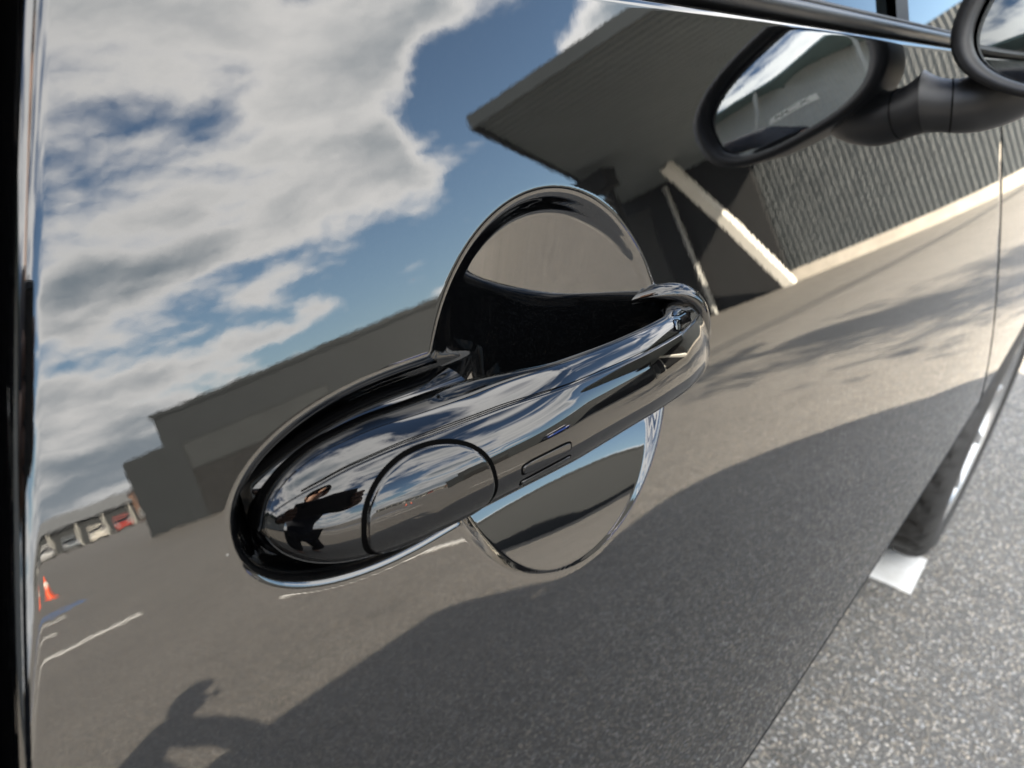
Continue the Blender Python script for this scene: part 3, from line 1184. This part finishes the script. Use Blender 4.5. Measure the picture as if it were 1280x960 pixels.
# canopy: deck of ribbed steel carried over the yard by the near end of the workshop
C1 = Vector((8.1, -6.7, 0))
e2 = Vector((0.905, -0.425, 0)).normalized()
e1 = Vector((0.17, 0.985, 0)).normalized()
CW, CLN = 4.9, 13.4
canopy = empty('canopy')
tag(canopy, 'grey steel canopy with ribbed underside on posts, mirrored above the handle', 'canopy')
ZC = 4.05
vs = []
k = int(CLN / 0.26)
for i in range(k):
    for f, o in ((0.0, 0), (0.5, 0), (0.62, 1), (0.88, 1)):
        p = C1 + e2 * ((i + f) * CLN / k)
        q = p + e1 * CW
        z = ZC + 0.07 * o
        vs += [(p.x, p.y, z), (q.x, q.y, z)]
MB().add(vs, grid_faces(len(vs) // 2, 2)).build('deck', M['deck'], canopy)


def cpt(s, t):
    p = C1 + e2 * s + e1 * t
    return (p.x, p.y)


MB().prism([cpt(-0.02, -0.02), cpt(CLN, -0.02), cpt(CLN, CW), cpt(-0.02, CW)], 2, ZC + 0.085, ZC + 0.17).build('roof', M['clad'], canopy)
for nm, q in (('fascia', [cpt(-0.10, -0.10), cpt(-0.03, -0.10), cpt(-0.03, CW + 0.10), cpt(-0.10, CW + 0.10)]),
              ('fascia', [cpt(-0.03, -0.10), cpt(CLN, -0.10), cpt(CLN, -0.03), cpt(-0.03, -0.03)]),
              ('fascia', [cpt(-0.03, CW + 0.03), cpt(CLN, CW + 0.03), cpt(CLN, CW + 0.10), cpt(-0.03, CW + 0.10)])):
    MB().prism(q, 2, ZC - 0.02, ZC + 0.17).build(nm, M['clad'], canopy)

# ribbed end wall that closes the yard under the canopy
ew = empty('end_wall')
tag(ew, 'ribbed grey steel wall at the end of the yard with pale foot strip', 'wall')
ribbed('cladding', (20.6, 9.0), (20.6, -10.6), 0.34, 4.6, 0.17, 0.014, M['clad'], ew, 1.0)
MB().box((20.66, -10.6, 0), (20.9, 9.0, 4.62)).build('backing', M['clad_dark'], ew)
MB().box((20.45, -10.6, 0), (20.655, 9.0, 0.34)).build('foot_strip', M['concrete'], ew)

# doorway, its inner shade a near-black panel, with white board and grey pipe
bay = empty('bay_opening')
tag(bay, 'open bay, its inner shade a black panel, with a leaning white board, mirrored right of the round cup', 'doorway')
MB().box((20.30, -13.2, 0), (20.44, -8.35, 4.5)).build('opening_shade', M['black_and_shade'], bay)
st_ = MB().tube([(20.0, -8.25, 0.0), (18.9, -8.75, 2.0), (17.75, -9.35, 4.02)], [0.20, 0.20, 0.20], 4).build('white_board', M['white'], bay)
MB().tube([(20.1, -10.75, 0.0), (20.1, -10.85, 3.9)], [0.07, 0.07], 10).build('pipe', M['clad_light'], bay)

# floodlight on a post
fl = empty('floodlight_post')
tag(fl, 'dark post with a black floodlight box standing against the sky under the canopy edge', 'lamp post')
MB().tube([(14.0, -8.75, 0), (14.0, -8.75, 3.9)], [0.09, 0.07], 10).build('post', M['black_and_shade'], fl)
MB().box((13.45, -9.35, 3.45), (13.95, -8.45, 3.86)).build('lamp_head', M['black_and_shade'], fl, bevel=0.03)
MB().tube([(14.0, -8.7, 3.1), (13.7, -9.2, 3.5)], [0.04, 0.04], 8).build('bracket', M['black_and_shade'], fl)

# ------------------------------------------------------------------ utility pole whose shadow falls across the yard
up = empty('utility_pole', (0.6, 9.6, 0))
tag(up, 'concrete utility pole with cross arms behind the car, its shadow on the sunlit yard', 'utility pole')
MB().tube([(0, 0, 0), (0, 0, 8.2)], [0.17, 0.11], 14).build('pole', M['wood'], up, smooth=True)
for z, hl in ((7.6, 0.9), (6.9, 0.75)):
    MB().box((-hl, -0.05, z), (hl, 0.05, z + 0.1)).build('cross_arm', M['clad_light'], up)
    for x in (-hl + 0.1, -hl * 0.4, hl * 0.4, hl - 0.1):
        MB().lathe([(0.02, 0), (0.06, 0.03), (0.04, 0.07), (0.06, 0.1), (0.03, 0.14), (0.001, 0.15)], (x, 0, z + 0.1), 'z', 10).build('insulator', M['white'], up, smooth=True)
MB().lathe([(0.001, 0.0), (0.24, 0.0), (0.26, 0.05), (0.26, 0.75), (0.22, 0.82), (0.001, 0.84)], (0.42, 0.0, 5.7), 'z', 20).build('transformer', M['clad_light'], up, smooth=True)
for x in (-0.8, -0.36, 0.36, 0.8):
    pts = []
    for i in range(17):
        s = i / 16
        pts.append((x + 26 * s, 5 * s, 7.78 - 2.6 * s * (1 - s)))
    MB().tube(pts, 0.016, 6).build('wire', M['rubber'], up)


# ------------------------------------------------------------------ tree whose branchy shadow lies on the yard
M['bark'] = simple('bark', (0.09, 0.07, 0.055), 0.9, vary=0.3, scale=12, bump=0.6, bscale=30)
M['leaf'] = simple('leaf', (0.055, 0.10, 0.03), 0.6, vary=0.35, scale=5)
tree = empty('tree', (2.4, 6.6, 0))
tag(tree, 'small loose-crowned tree beyond the car, known by its branchy shadow right of the handle', 'tree')
rt = random.Random(11)
limbs = MB()
limbs.tube([(0, 0, 0), (0.05, 0.02, 1.2), (0.0, 0.06, 2.4), (0.08, 0.0, 3.4)], [0.13, 0.10, 0.085, 0.06], 10)
tips = []
for i in range(13):
    z0 = 2.2 + 1.2 * i / 12
    an_ = i * 2.4 + rt.uniform(-0.3, 0.3)
    ln = rt.uniform(1.0, 1.9)
    b0 = Vector((0.03, 0.03, z0))
    b2_ = b0 + Vector((math.cos(an_) * ln, math.sin(an_) * ln, rt.uniform(0.5, 1.5)))
    b1_ = (b0 + b2_) / 2 + Vector((0, 0, 0.18))
    limbs.tube([b0, b1_, b2_], [0.04, 0.026, 0.010], 6)
    tips += [b1_, b2_, (b1_ + b2_) / 2]
    for _ in range(3):
        q_ = b1_ + (b2_ - b1_) * rt.random()
        r2 = q_ + Vector((rt.uniform(-0.6, 0.6), rt.uniform(-0.6, 0.6), rt.uniform(0.0, 0.6)))
        limbs.tube([q_, r2], [0.014, 0.006], 5)
        tips.append(r2)
limbs.build('trunk', M['bark'], tree, smooth=True)
lv, lf = [], []
for c_ in tips:
    for _ in range(46):
        p_ = c_ + Vector((rt.gauss(0, 0.20), rt.gauss(0, 0.20), rt.gauss(0, 0.15)))
        a1 = Vector((rt.uniform(-1, 1), rt.uniform(-1, 1), rt.uniform(-1, 1))).normalized()
        a2 = a1.cross(Vector((rt.uniform(-1, 1), rt.uniform(-1, 1), 0.4))).normalized()
        k_ = len(lv)
        s_ = rt.uniform(0.05, 0.085)
        lv += [p_ - a1 * s_, p_ + a2 * s_ * 0.45, p_ + a1 * s_, p_ - a2 * s_ * 0.45]
        lf.append((k_, k_ + 1, k_ + 2, k_ + 3))
mesh_obj('crown', lv, lf, M['leaf'], tree, smooth=False)


# ------------------------------------------------------------------ other cars
CAR_PAINT = {}


def small_car(loc, rz, colour, label, roofc=None, kind='hatch', s=1.0):
    key = tuple(colour)
    if key not in CAR_PAINT:
        CAR_PAINT[key] = simple('car_paint', colour, 0.2, vary=0.03, coat=1.0)
    pm = CAR_PAINT[key]
    o = empty('parked_car', loc, rz)
    tag(o, label, 'car', 'cars parked across the yard')
    prof = [(-1.95, 0.30), (1.95, 0.30), (2.0, 0.55), (1.85, 0.78), (0.95, 0.93), (-1.80, 0.98), (-2.0, 0.80), (-2.02, 0.5)]
    MB().prism(prof, 1, -0.83, 0.83).build('body', pm, o, bevel=0.07)
    top = [(-1.82, 0.972), (0.98, 0.925), (0.30, 1.44), (-1.30, 1.46)]
    MB().prism(top, 1, -0.70, 0.70).build('windows', M['glass'], o, bevel=0.05)
    rm = pm if roofc is None else roofc
    MB().prism([(-1.34, 1.455), (0.28, 1.435), (0.22, 1.50), (-1.26, 1.52)], 1, -0.66, 0.66).build('roof', rm, o, bevel=0.02)
    for x in (-0.62, 0.38):
        MB().prism([(x, 0.96), (x + 0.09, 0.96), (x + 0.02, 1.44), (x - 0.07, 1.44)], 1, -0.712, 0.712).build('pillar', pm, o)
    for x in (-1.25, 1.25):
        for y in (-0.84, 0.66):
            MB().lathe([(0.18, y - 0.005), (0.29, y), (0.31, y + 0.03), (0.31, y + 0.15), (0.29, y + 0.18), (0.18, y + 0.18)], (x, 0, 0.31), 'y', 24).build('wheel', M['tyre'], o, smooth=True)
            MB().lathe([(0.001, y - 0.0), (0.20, y + 0.0), (0.205, y + 0.1), (0.20, y + 0.182), (0.001, y + 0.182)], (x, 0, 0.31), 'y', 20).build('rim', M['alloy'], o, smooth=True)
    for y in (-0.62, 0.62):
        MB().box((1.80, y - 0.16, 0.64), (1.97, y + 0.16, 0.78)).build('headlight', M['lamp'], o, bevel=0.03)
        MB().box((-2.04, y - 0.12, 0.62), (-1.96, y + 0.12, 0.86)).build('tail_light', M['redlamp'], o, bevel=0.02)
    return o


ROW = [((0.70, 0.70, 0.68), 'white parked car, nearest the cones in the far row'),
       ((0.08, 0.09, 0.10), 'black parked car between the white and silver ones in the far row'),
       ((0.42, 0.43, 0.44), 'silver parked car in the far row'),
       ((0.16, 0.18, 0.20), 'slate grey parked car between silver and pale cars in the far row'),
       ((0.60, 0.58, 0.52), 'pale beige parked car in the far row'),
       ((0.30, 0.03, 0.02), 'red parked car between two pale ones in the far row'),
       ((0.74, 0.74, 0.72), 'bright white parked car two from the workshop end of the far row'),
       ((0.06, 0.09, 0.16), 'dark blue parked car next to the workshop end of the far row'),
       ((0.50, 0.51, 0.52), 'light grey parked car at the workshop end of the far row')]
for i, (c_, lb) in enumerate(ROW):
    small_car((16.5 + 2.35 * i, -100.0 + 1.6 * i, 0), rad(100 + 3 * (i % 3)), c_, lb)
small_car((14.2, -17.2, 0), rad(122), (0.010, 0.04, 0.22), 'blue parked car with white roof in front of the workshop', M['white'])

# ------------------------------------------------------------------ far end of the yard
fb = empty('far_shed')
tag(fb, 'long low dark shed with grey roof behind the row of parked cars', 'building')
MB().box((4, -118, 0), (60, -112, 2.9)).build('wall', M['clad_dark'], fb)
MB().prism([(-119, 2.905), (-111.2, 2.905), (-115, 4.6)], 0, 3.5, 60.5).build('roof', M['tile'], fb)
for i in range(16):
    MB().box((5 + 3.4 * i, -111.98, 0), (5.25 + 3.4 * i, -111.7, 2.9)).build('post', M['clad_light'], fb)
rb = empty('red_house')
tag(rb, 'small reddish house with grey roof between the far shed and the workshop', 'building')
rb.location = (17.5, -50.0, 0)
MB().box((19.0, -62.5, 0), (24.5, -59.5, 4.2)).build('wall', M['brickred'], rb)
MB().prism([(18.7, 4.205), (24.8, 4.205), (21.75, 5.6)], 1, -62.8, -59.2).build('roof', M['tile'], rb)
for i in range(3):
    w_ = MB().box((19.6 + 1.7 * i, -59.49, 2.4), (20.5 + 1.7 * i, -59.44, 3.5)).build('window', M['white'], rb)
    MB().box((19.68 + 1.7 * i, -59.435, 2.48), (20.42 + 1.7 * i, -59.42, 3.42)).build('pane', M['glass'], w_)


def cone(x, y, label):
    o = empty('traffic_cone', (x, y, 0))
    o.scale = (0.62, 0.62, 0.62)
    tag(o, label, 'traffic cone', 'traffic cones by the bay lines')
    MB().lathe([(0.13, 0.03), (0.12, 0.06), (0.075, 0.36), (0.07, 0.38)], (0, 0, 0), 'z', 20).build('cone_foot', M['orange'], o, smooth=True)
    MB().lathe([(0.0705, 0.38), (0.052, 0.52)], (0, 0, 0), 'z', 20).build('band', M['white'], o, smooth=True)
    MB().lathe([(0.0515, 0.52), (0.025, 0.70), (0.001, 0.705)], (0, 0, 0), 'z', 20).build('cone_tip', M['orange'], o, smooth=True)
    MB().box((-0.18, -0.18, 0.0), (0.18, 0.18, 0.03)).build('base', M['orange'], o)
    return o


cone(3.05, -17.6, 'orange cone nearer the door edge, of the two mirrored cones')
cone(3.55, -17.6, 'orange cone nearer the parked cars, of the two mirrored cones')


# ------------------------------------------------------------------ steel shed behind the car, seen in the wing mirror
M['teal'] = simple('teal_sheet', (0.16, 0.23, 0.23), 0.5, vary=0.08, scale=1.0)
rs = empty('rear_shed', (0, 0, 0))
tag(rs, 'pale ribbed shed behind the car with open steel roof frame, seen in the wing mirror', 'building')
ribbed('cladding', (-15.0, 7.0), (-15.0, -13.0), 0.0, 7.4, 0.25, 0.03, M['clad_light'], rs, -1.0)
MB().box((-22, -13.0, 0), (-15.1, 7.0, 7.38)).build('wall', M['teal'], rs)
MB().box((-22.2, -13.3, 7.42), (-12.6, 7.2, 7.66)).build('roof', M['teal'], rs)
for y in (-13.0, -8.0, -3.0, 2.0, 7.0):
    MB().box((-13.0, y - 0.09, 0), (-12.8, y + 0.09, 7.4)).build('post', M['clad_light'], rs)
    MB().tube([(-12.9, y, 6.4), (-14.9, y, 7.3)], 0.06, 6).build('brace', M['clad_light'], rs)
sg = MB().box((-14.94, -2.5, 3.75), (-14.9, -0.3, 4.45)).build('sign_board', M['white'])
tag(sg, 'white sign board with dark letters on the ribbed shed, seen in the wing mirror', 'sign')


def lettering(text, loc, rot, size, mat, parent, depth=0.004):
    cu = bpy.data.curves.new('lettering', 'FONT')
    cu.body = text
    cu.size = size
    cu.extrude = depth
    cu.align_x = 'CENTER'
    cu.align_y = 'CENTER'
    tmp = bpy.data.objects.new('lettering_curve', cu)
    COL.objects.link(tmp)
    me = bpy.data.meshes.new_from_object(tmp.evaluated_get(bpy.context.evaluated_depsgraph_get()))
    bpy.data.objects.remove(tmp)
    me.materials.clear()
    me.materials.append(mat)
    o = bpy.data.objects.new('lettering', me)
    COL.objects.link(o)
    o.location = loc
    o.rotation_euler = rot
    o.parent = parent
    return o


lettering('NCX', (-14.894, -1.4, 4.10), (rad(90), 0, rad(90)), 0.66, M['black_and_shade'], sg)

# ------------------------------------------------------------------ the person taking the picture, and the phone
M['skin'] = simple('skin', (0.46, 0.27, 0.19), 0.5, vary=0.08, scale=20)
M['jacket'] = simple('navy_work_jacket', (0.020, 0.024, 0.036), 0.85, vary=0.2, scale=14, bump=0.3, bscale=60)
M['trousers'] = simple('dark_trousers', (0.024, 0.023, 0.022), 0.9, vary=0.2, scale=14, bump=0.3, bscale=60)
M['hair'] = simple('black_hair', (0.010, 0.009, 0.008), 0.5, vary=0.3, scale=60, bump=0.5, bscale=120)
M['eye'] = simple('eye', (0.05, 0.04, 0.035), 0.2)


def skinned(name, verts, edges, radii, mat, parent=None, root=0):
    me = bpy.data.meshes.new(name)
    me.from_pydata([tuple(v) for v in verts], edges, [])
    o = bpy.data.objects.new(name, me)
    COL.objects.link(o)
    o.modifiers.new('skin', 'SKIN')
    for i, r in enumerate(radii):
        d = me.skin_vertices[0].data[i]
        d.radius = r if isinstance(r, tuple) else (r, r)
        d.use_root = i == root
    ss = o.modifiers.new('subsurf', 'SUBSURF')
    ss.levels = 2
    ss.render_levels = 2
    dg = bpy.context.evaluated_depsgraph_get()
    baked = bpy.data.meshes.new_from_object(o.evaluated_get(dg))
    bpy.data.objects.remove(o)
    baked.name = name
    baked.materials.clear()
    baked.materials.append(mat)
    for p in baked.polygons:
        p.use_smooth = True
    o = bpy.data.objects.new(name, baked)
    COL.objects.link(o)
    if parent:
        o.parent = parent
    return o


F_ = Vector((0.79, 0.61, 0)).normalized()          # facing the handle
L_V = Vector((-0.61, 0.79, 0)).normalized()        # the person's left hand side
Z_ = Vector((0, 0, 1))
HIP = Vector((-0.62, -0.70, 0.80))
CAMV = Vector(CAM)
RGT, DWN, FWD = Vector(right), Vector(down), Vector(fwd)
PH_C = CAMV - FWD * 0.012 + RGT * 0.045 + DWN * 0.018
J = {}
J['pelvis'] = HIP
J['waist'] = HIP + F_ * 0.05 + Z_ * 0.15
J['hem'] = HIP - Z_ * 0.09
J['chest'] = HIP + F_ * 0.13 + Z_ * 0.33
J['neck0'] = HIP + F_ * 0.19 + Z_ * 0.45
J['neck1'] = HIP + F_ * 0.24 + Z_ * 0.51
J['head0'] = HIP + F_ * 0.28 + Z_ * 0.57
J['head1'] = HIP + F_ * 0.295 + Z_ * 0.655
for sd_, s_ in (('l', 1), ('r', -1)):
    J['sh' + sd_] = HIP + F_ * 0.17 + Z_ * 0.40 + L_V * 0.17 * s_
    J['hp' + sd_] = HIP + L_V * 0.09 * s_ - Z_ * 0.05
    J['kn' + sd_] = HIP + L_V * 0.16 * s_ + F_ * (0.20 if s_ > 0 else 0.06) - Z_ * 0.40
    J['an' + sd_] = HIP + L_V * 0.17 * s_ + F_ * (0.10 if s_ > 0 else -0.16) - Z_ * 0.715
    J['to' + sd_] = J['an' + sd_] + F_ * 0.17 - Z_ * 0.05
J['wrl'] = PH_C - RGT * 0.115 - FWD * 0.05 + DWN * 0.030
J['wrr'] = PH_C + RGT * 0.115 - FWD * 0.05 + DWN * 0.030
J['ell'] = Vector((-0.50, -0.24, 1.07))
J['elr'] = Vector((-0.24, -0.50, 1.09))
J['hal'] = PH_C - RGT * 0.088 - FWD * 0.022 + DWN * 0.018
J['har'] = PH_C + RGT * 0.088 - FWD * 0.022 + DWN * 0.018
BR_ = {'hem': (0.165, 0.125), 'pelvis': (0.15, 0.11), 'waist': (0.13, 0.10), 'chest': (0.155, 0.105), 'neck0': (0.085, 0.075), 'neck1': 0.052, 'head0': (0.070, 0.082), 'head1': (0.074, 0.088),
       'sh': 0.060, 'el': 0.044, 'wr': 0.028, 'ha': (0.036, 0.018), 'hp': 0.088, 'kn': 0.060, 'an': 0.040, 'to': 0.036}


def skeleton(names, chain, grow=0.0):
    vs = [J[n] for n in names]
    idx = {n: i for i, n in enumerate(names)}
    ed = [(idx[a], idx[b]) for a, b in chain]
    rr = []
    for n in names:
        r = BR_[n] if n in BR_ else BR_[n[:-1]]
        if grow == 0.0 and (n in ('pelvis', 'waist', 'chest') or n[:-1] in ('sh', 'el', 'hp', 'kn')):
            r = tuple(q - 0.016 for q in r) if isinstance(r, tuple) else r - 0.014
        rr.append(tuple(q + grow for q in r) if isinstance(r, tuple) else r + grow)
    return vs, ed, rr


ARMS = [('chest', 'shl'), ('shl', 'ell'), ('ell', 'wrl'), ('chest', 'shr'), ('shr', 'elr'), ('elr', 'wrr')]
LEGS = [('pelvis', 'hpl'), ('hpl', 'knl'), ('knl', 'anl'), ('pelvis', 'hpr'), ('hpr', 'knr'), ('knr', 'anr')]
names = ['pelvis', 'waist', 'chest', 'neck0', 'neck1', 'head0', 'head1', 'shl', 'ell', 'wrl', 'hal', 'shr', 'elr', 'wrr', 'har', 'hpl', 'knl', 'anl', 'tol', 'hpr', 'knr', 'anr', 'tor']
vs_, ed_, rr_ = skeleton(names, [('pelvis', 'waist'), ('waist', 'chest'), ('chest', 'neck0'), ('neck0', 'neck1'), ('neck1', 'head0'), ('head0', 'head1')]
                         + ARMS + LEGS + [('wrl', 'hal'), ('wrr', 'har'), ('anl', 'tol'), ('anr', 'tor')])
person = skinned('person', vs_, ed_, rr_, M['skin'])
tag(person, 'person in dark jacket stooping to photograph the handle, mirrored in it', 'person')
vs_, ed_, rr_ = skeleton(['pelvis', 'hem', 'waist', 'chest', 'neck0', 'shl', 'ell', 'wrl', 'shr', 'elr', 'wrr'], [('pelvis', 'hem'), ('pelvis', 'waist'), ('waist', 'chest'), ('chest', 'neck0')] + ARMS, 0.020)
skinned('jacket', vs_, ed_, rr_, M['jacket'], person)
vs_, ed_, rr_ = skeleton(['pelvis', 'hpl', 'knl', 'anl', 'hpr', 'knr', 'anr'], LEGS, 0.018)
skinned('trousers', vs_, ed_, rr_, M['trousers'], person)
for s_ in 'lr':
    a0 = J['an' + s_]
    skinned('shoe', [a0 - F_ * 0.05 - Z_ * 0.035, a0 - Z_ * 0.03, a0 + F_ * 0.10 - Z_ * 0.042, a0 + F_ * 0.19 - Z_ * 0.052], [(0, 1), (1, 2), (2, 3)],
            [(0.040, 0.038), (0.046, 0.046), (0.046, 0.036), (0.036, 0.024)], M['rubber'], person)
# hair, face
HC = HIP + F_ * 0.30 + Z_ * 0.625


def ball(name, centre, axes, mat, parent, keep=None, n=24):
    vs = []
    for i in range(n + 1):
        t = math.pi * i / n
        for j in range(2 * n):
            p = math.pi * j / n
            q = (math.sin(t) * math.cos(p), math.sin(t) * math.sin(p), math.cos(t))
            vs.append(centre + F_ * q[0] * axes[0] + L_V * q[1] * axes[1] + Z_ * q[2] * axes[2])
    fs = []
    for f in grid_faces(n + 1, 2 * n, wrap_v=True):
        if keep is None or all(keep(vs[k] - centre) for k in f):
            fs.append(f)
    return mesh_obj(name, vs, fs, mat, parent)


ball('hair', HC + Z_ * 0.012 - F_ * 0.012, (0.108, 0.094, 0.118), M['hair'], person, lambda d: d.z > -0.02 - 0.9 * (-d.dot(F_)) and d.dot(F_) < 0.06 + 0.5 * d.z)
for s_ in (1, -1):
    ball('eye', HC + F_ * 0.083 + L_V * 0.031 * s_ + Z_ * 0.004, (0.010, 0.014, 0.008), M['eye'], person, n=8)
    ball('ear', HC - F_ * 0.005 + L_V * 0.085 * s_ - Z_ * 0.01, (0.018, 0.008, 0.032), M['skin'], person, n=8)
ball('nose', HC + F_ * 0.094 - Z_ * 0.022, (0.018, 0.012, 0.022), M['skin'], person, n=8)
ball('mouth', HC + F_ * 0.083 - Z_ * 0.062, (0.008, 0.022, 0.006), simple('lips', (0.36, 0.16, 0.13), 0.5), person, n=8)
# fingers close round the phone's ends
for s_, wr in ((-1, 'hal'), (1, 'har')):
    base = J[wr]
    side_ = RGT * s_
    for k, ln in enumerate((0.052, 0.058, 0.055, 0.044)):
        o0 = base + DWN * (-0.024 + 0.016 * k)
        tip = PH_C + side_ * 0.052 + DWN * (-0.012 + 0.014 * k) - FWD * 0.003
        kn_ = PH_C + side_ * 0.086 + DWN * (-0.014 + 0.0145 * k) + FWD * 0.004
        tp2 = PH_C + side_ * (0.086 - ln * 0.45) + DWN * (-0.012 + 0.0142 * k) + FWD * 0.0065
        f_ = MB().tube([o0, o0 + (kn_ - o0) * 0.55 + side_ * 0.006, kn_, tp2], [0.0092, 0.0088, 0.0078, 0.0058], 10).build('finger', M['skin'], person, smooth=True)
    th_ = base + DWN * -0.018 - FWD * 0.006
    MB().tube([th_, th_ - side_ * 0.018 - FWD * 0.010 + DWN * -0.008, PH_C + side_ * 0.052 - FWD * 0.010 + DWN * -0.006], [0.011, 0.010, 0.0075], 10).build('thumb', M['skin'], person, smooth=True)

ph_ = bpy.data.objects.new('phone', None)
COL.objects.link(ph_)
ph_.matrix_world = Matrix(((RGT.x, DWN.x, FWD.x, PH_C.x), (RGT.y, DWN.y, FWD.y, PH_C.y), (RGT.z, DWN.z, FWD.z, PH_C.z), (0, 0, 0, 1)))
tag(ph_, 'dark phone held in both hands in front of the door', 'phone')
MB().box((-0.0735, -0.036, -0.004), (0.0735, 0.036, 0.004)).build('phone_case', M['trim'], ph_, bevel=0.003)
MB().box((-0.070, -0.033, -0.0048), (0.070, 0.033, -0.0043)).build('screen', M['glass'], ph_)
MB().lathe([(0.001, 0.0050), (0.0062, 0.0050), (0.0070, 0.0042)], (-0.045, -0.018, 0.0), 'z', 20).build('lens', M['glass'], ph_, smooth=True)
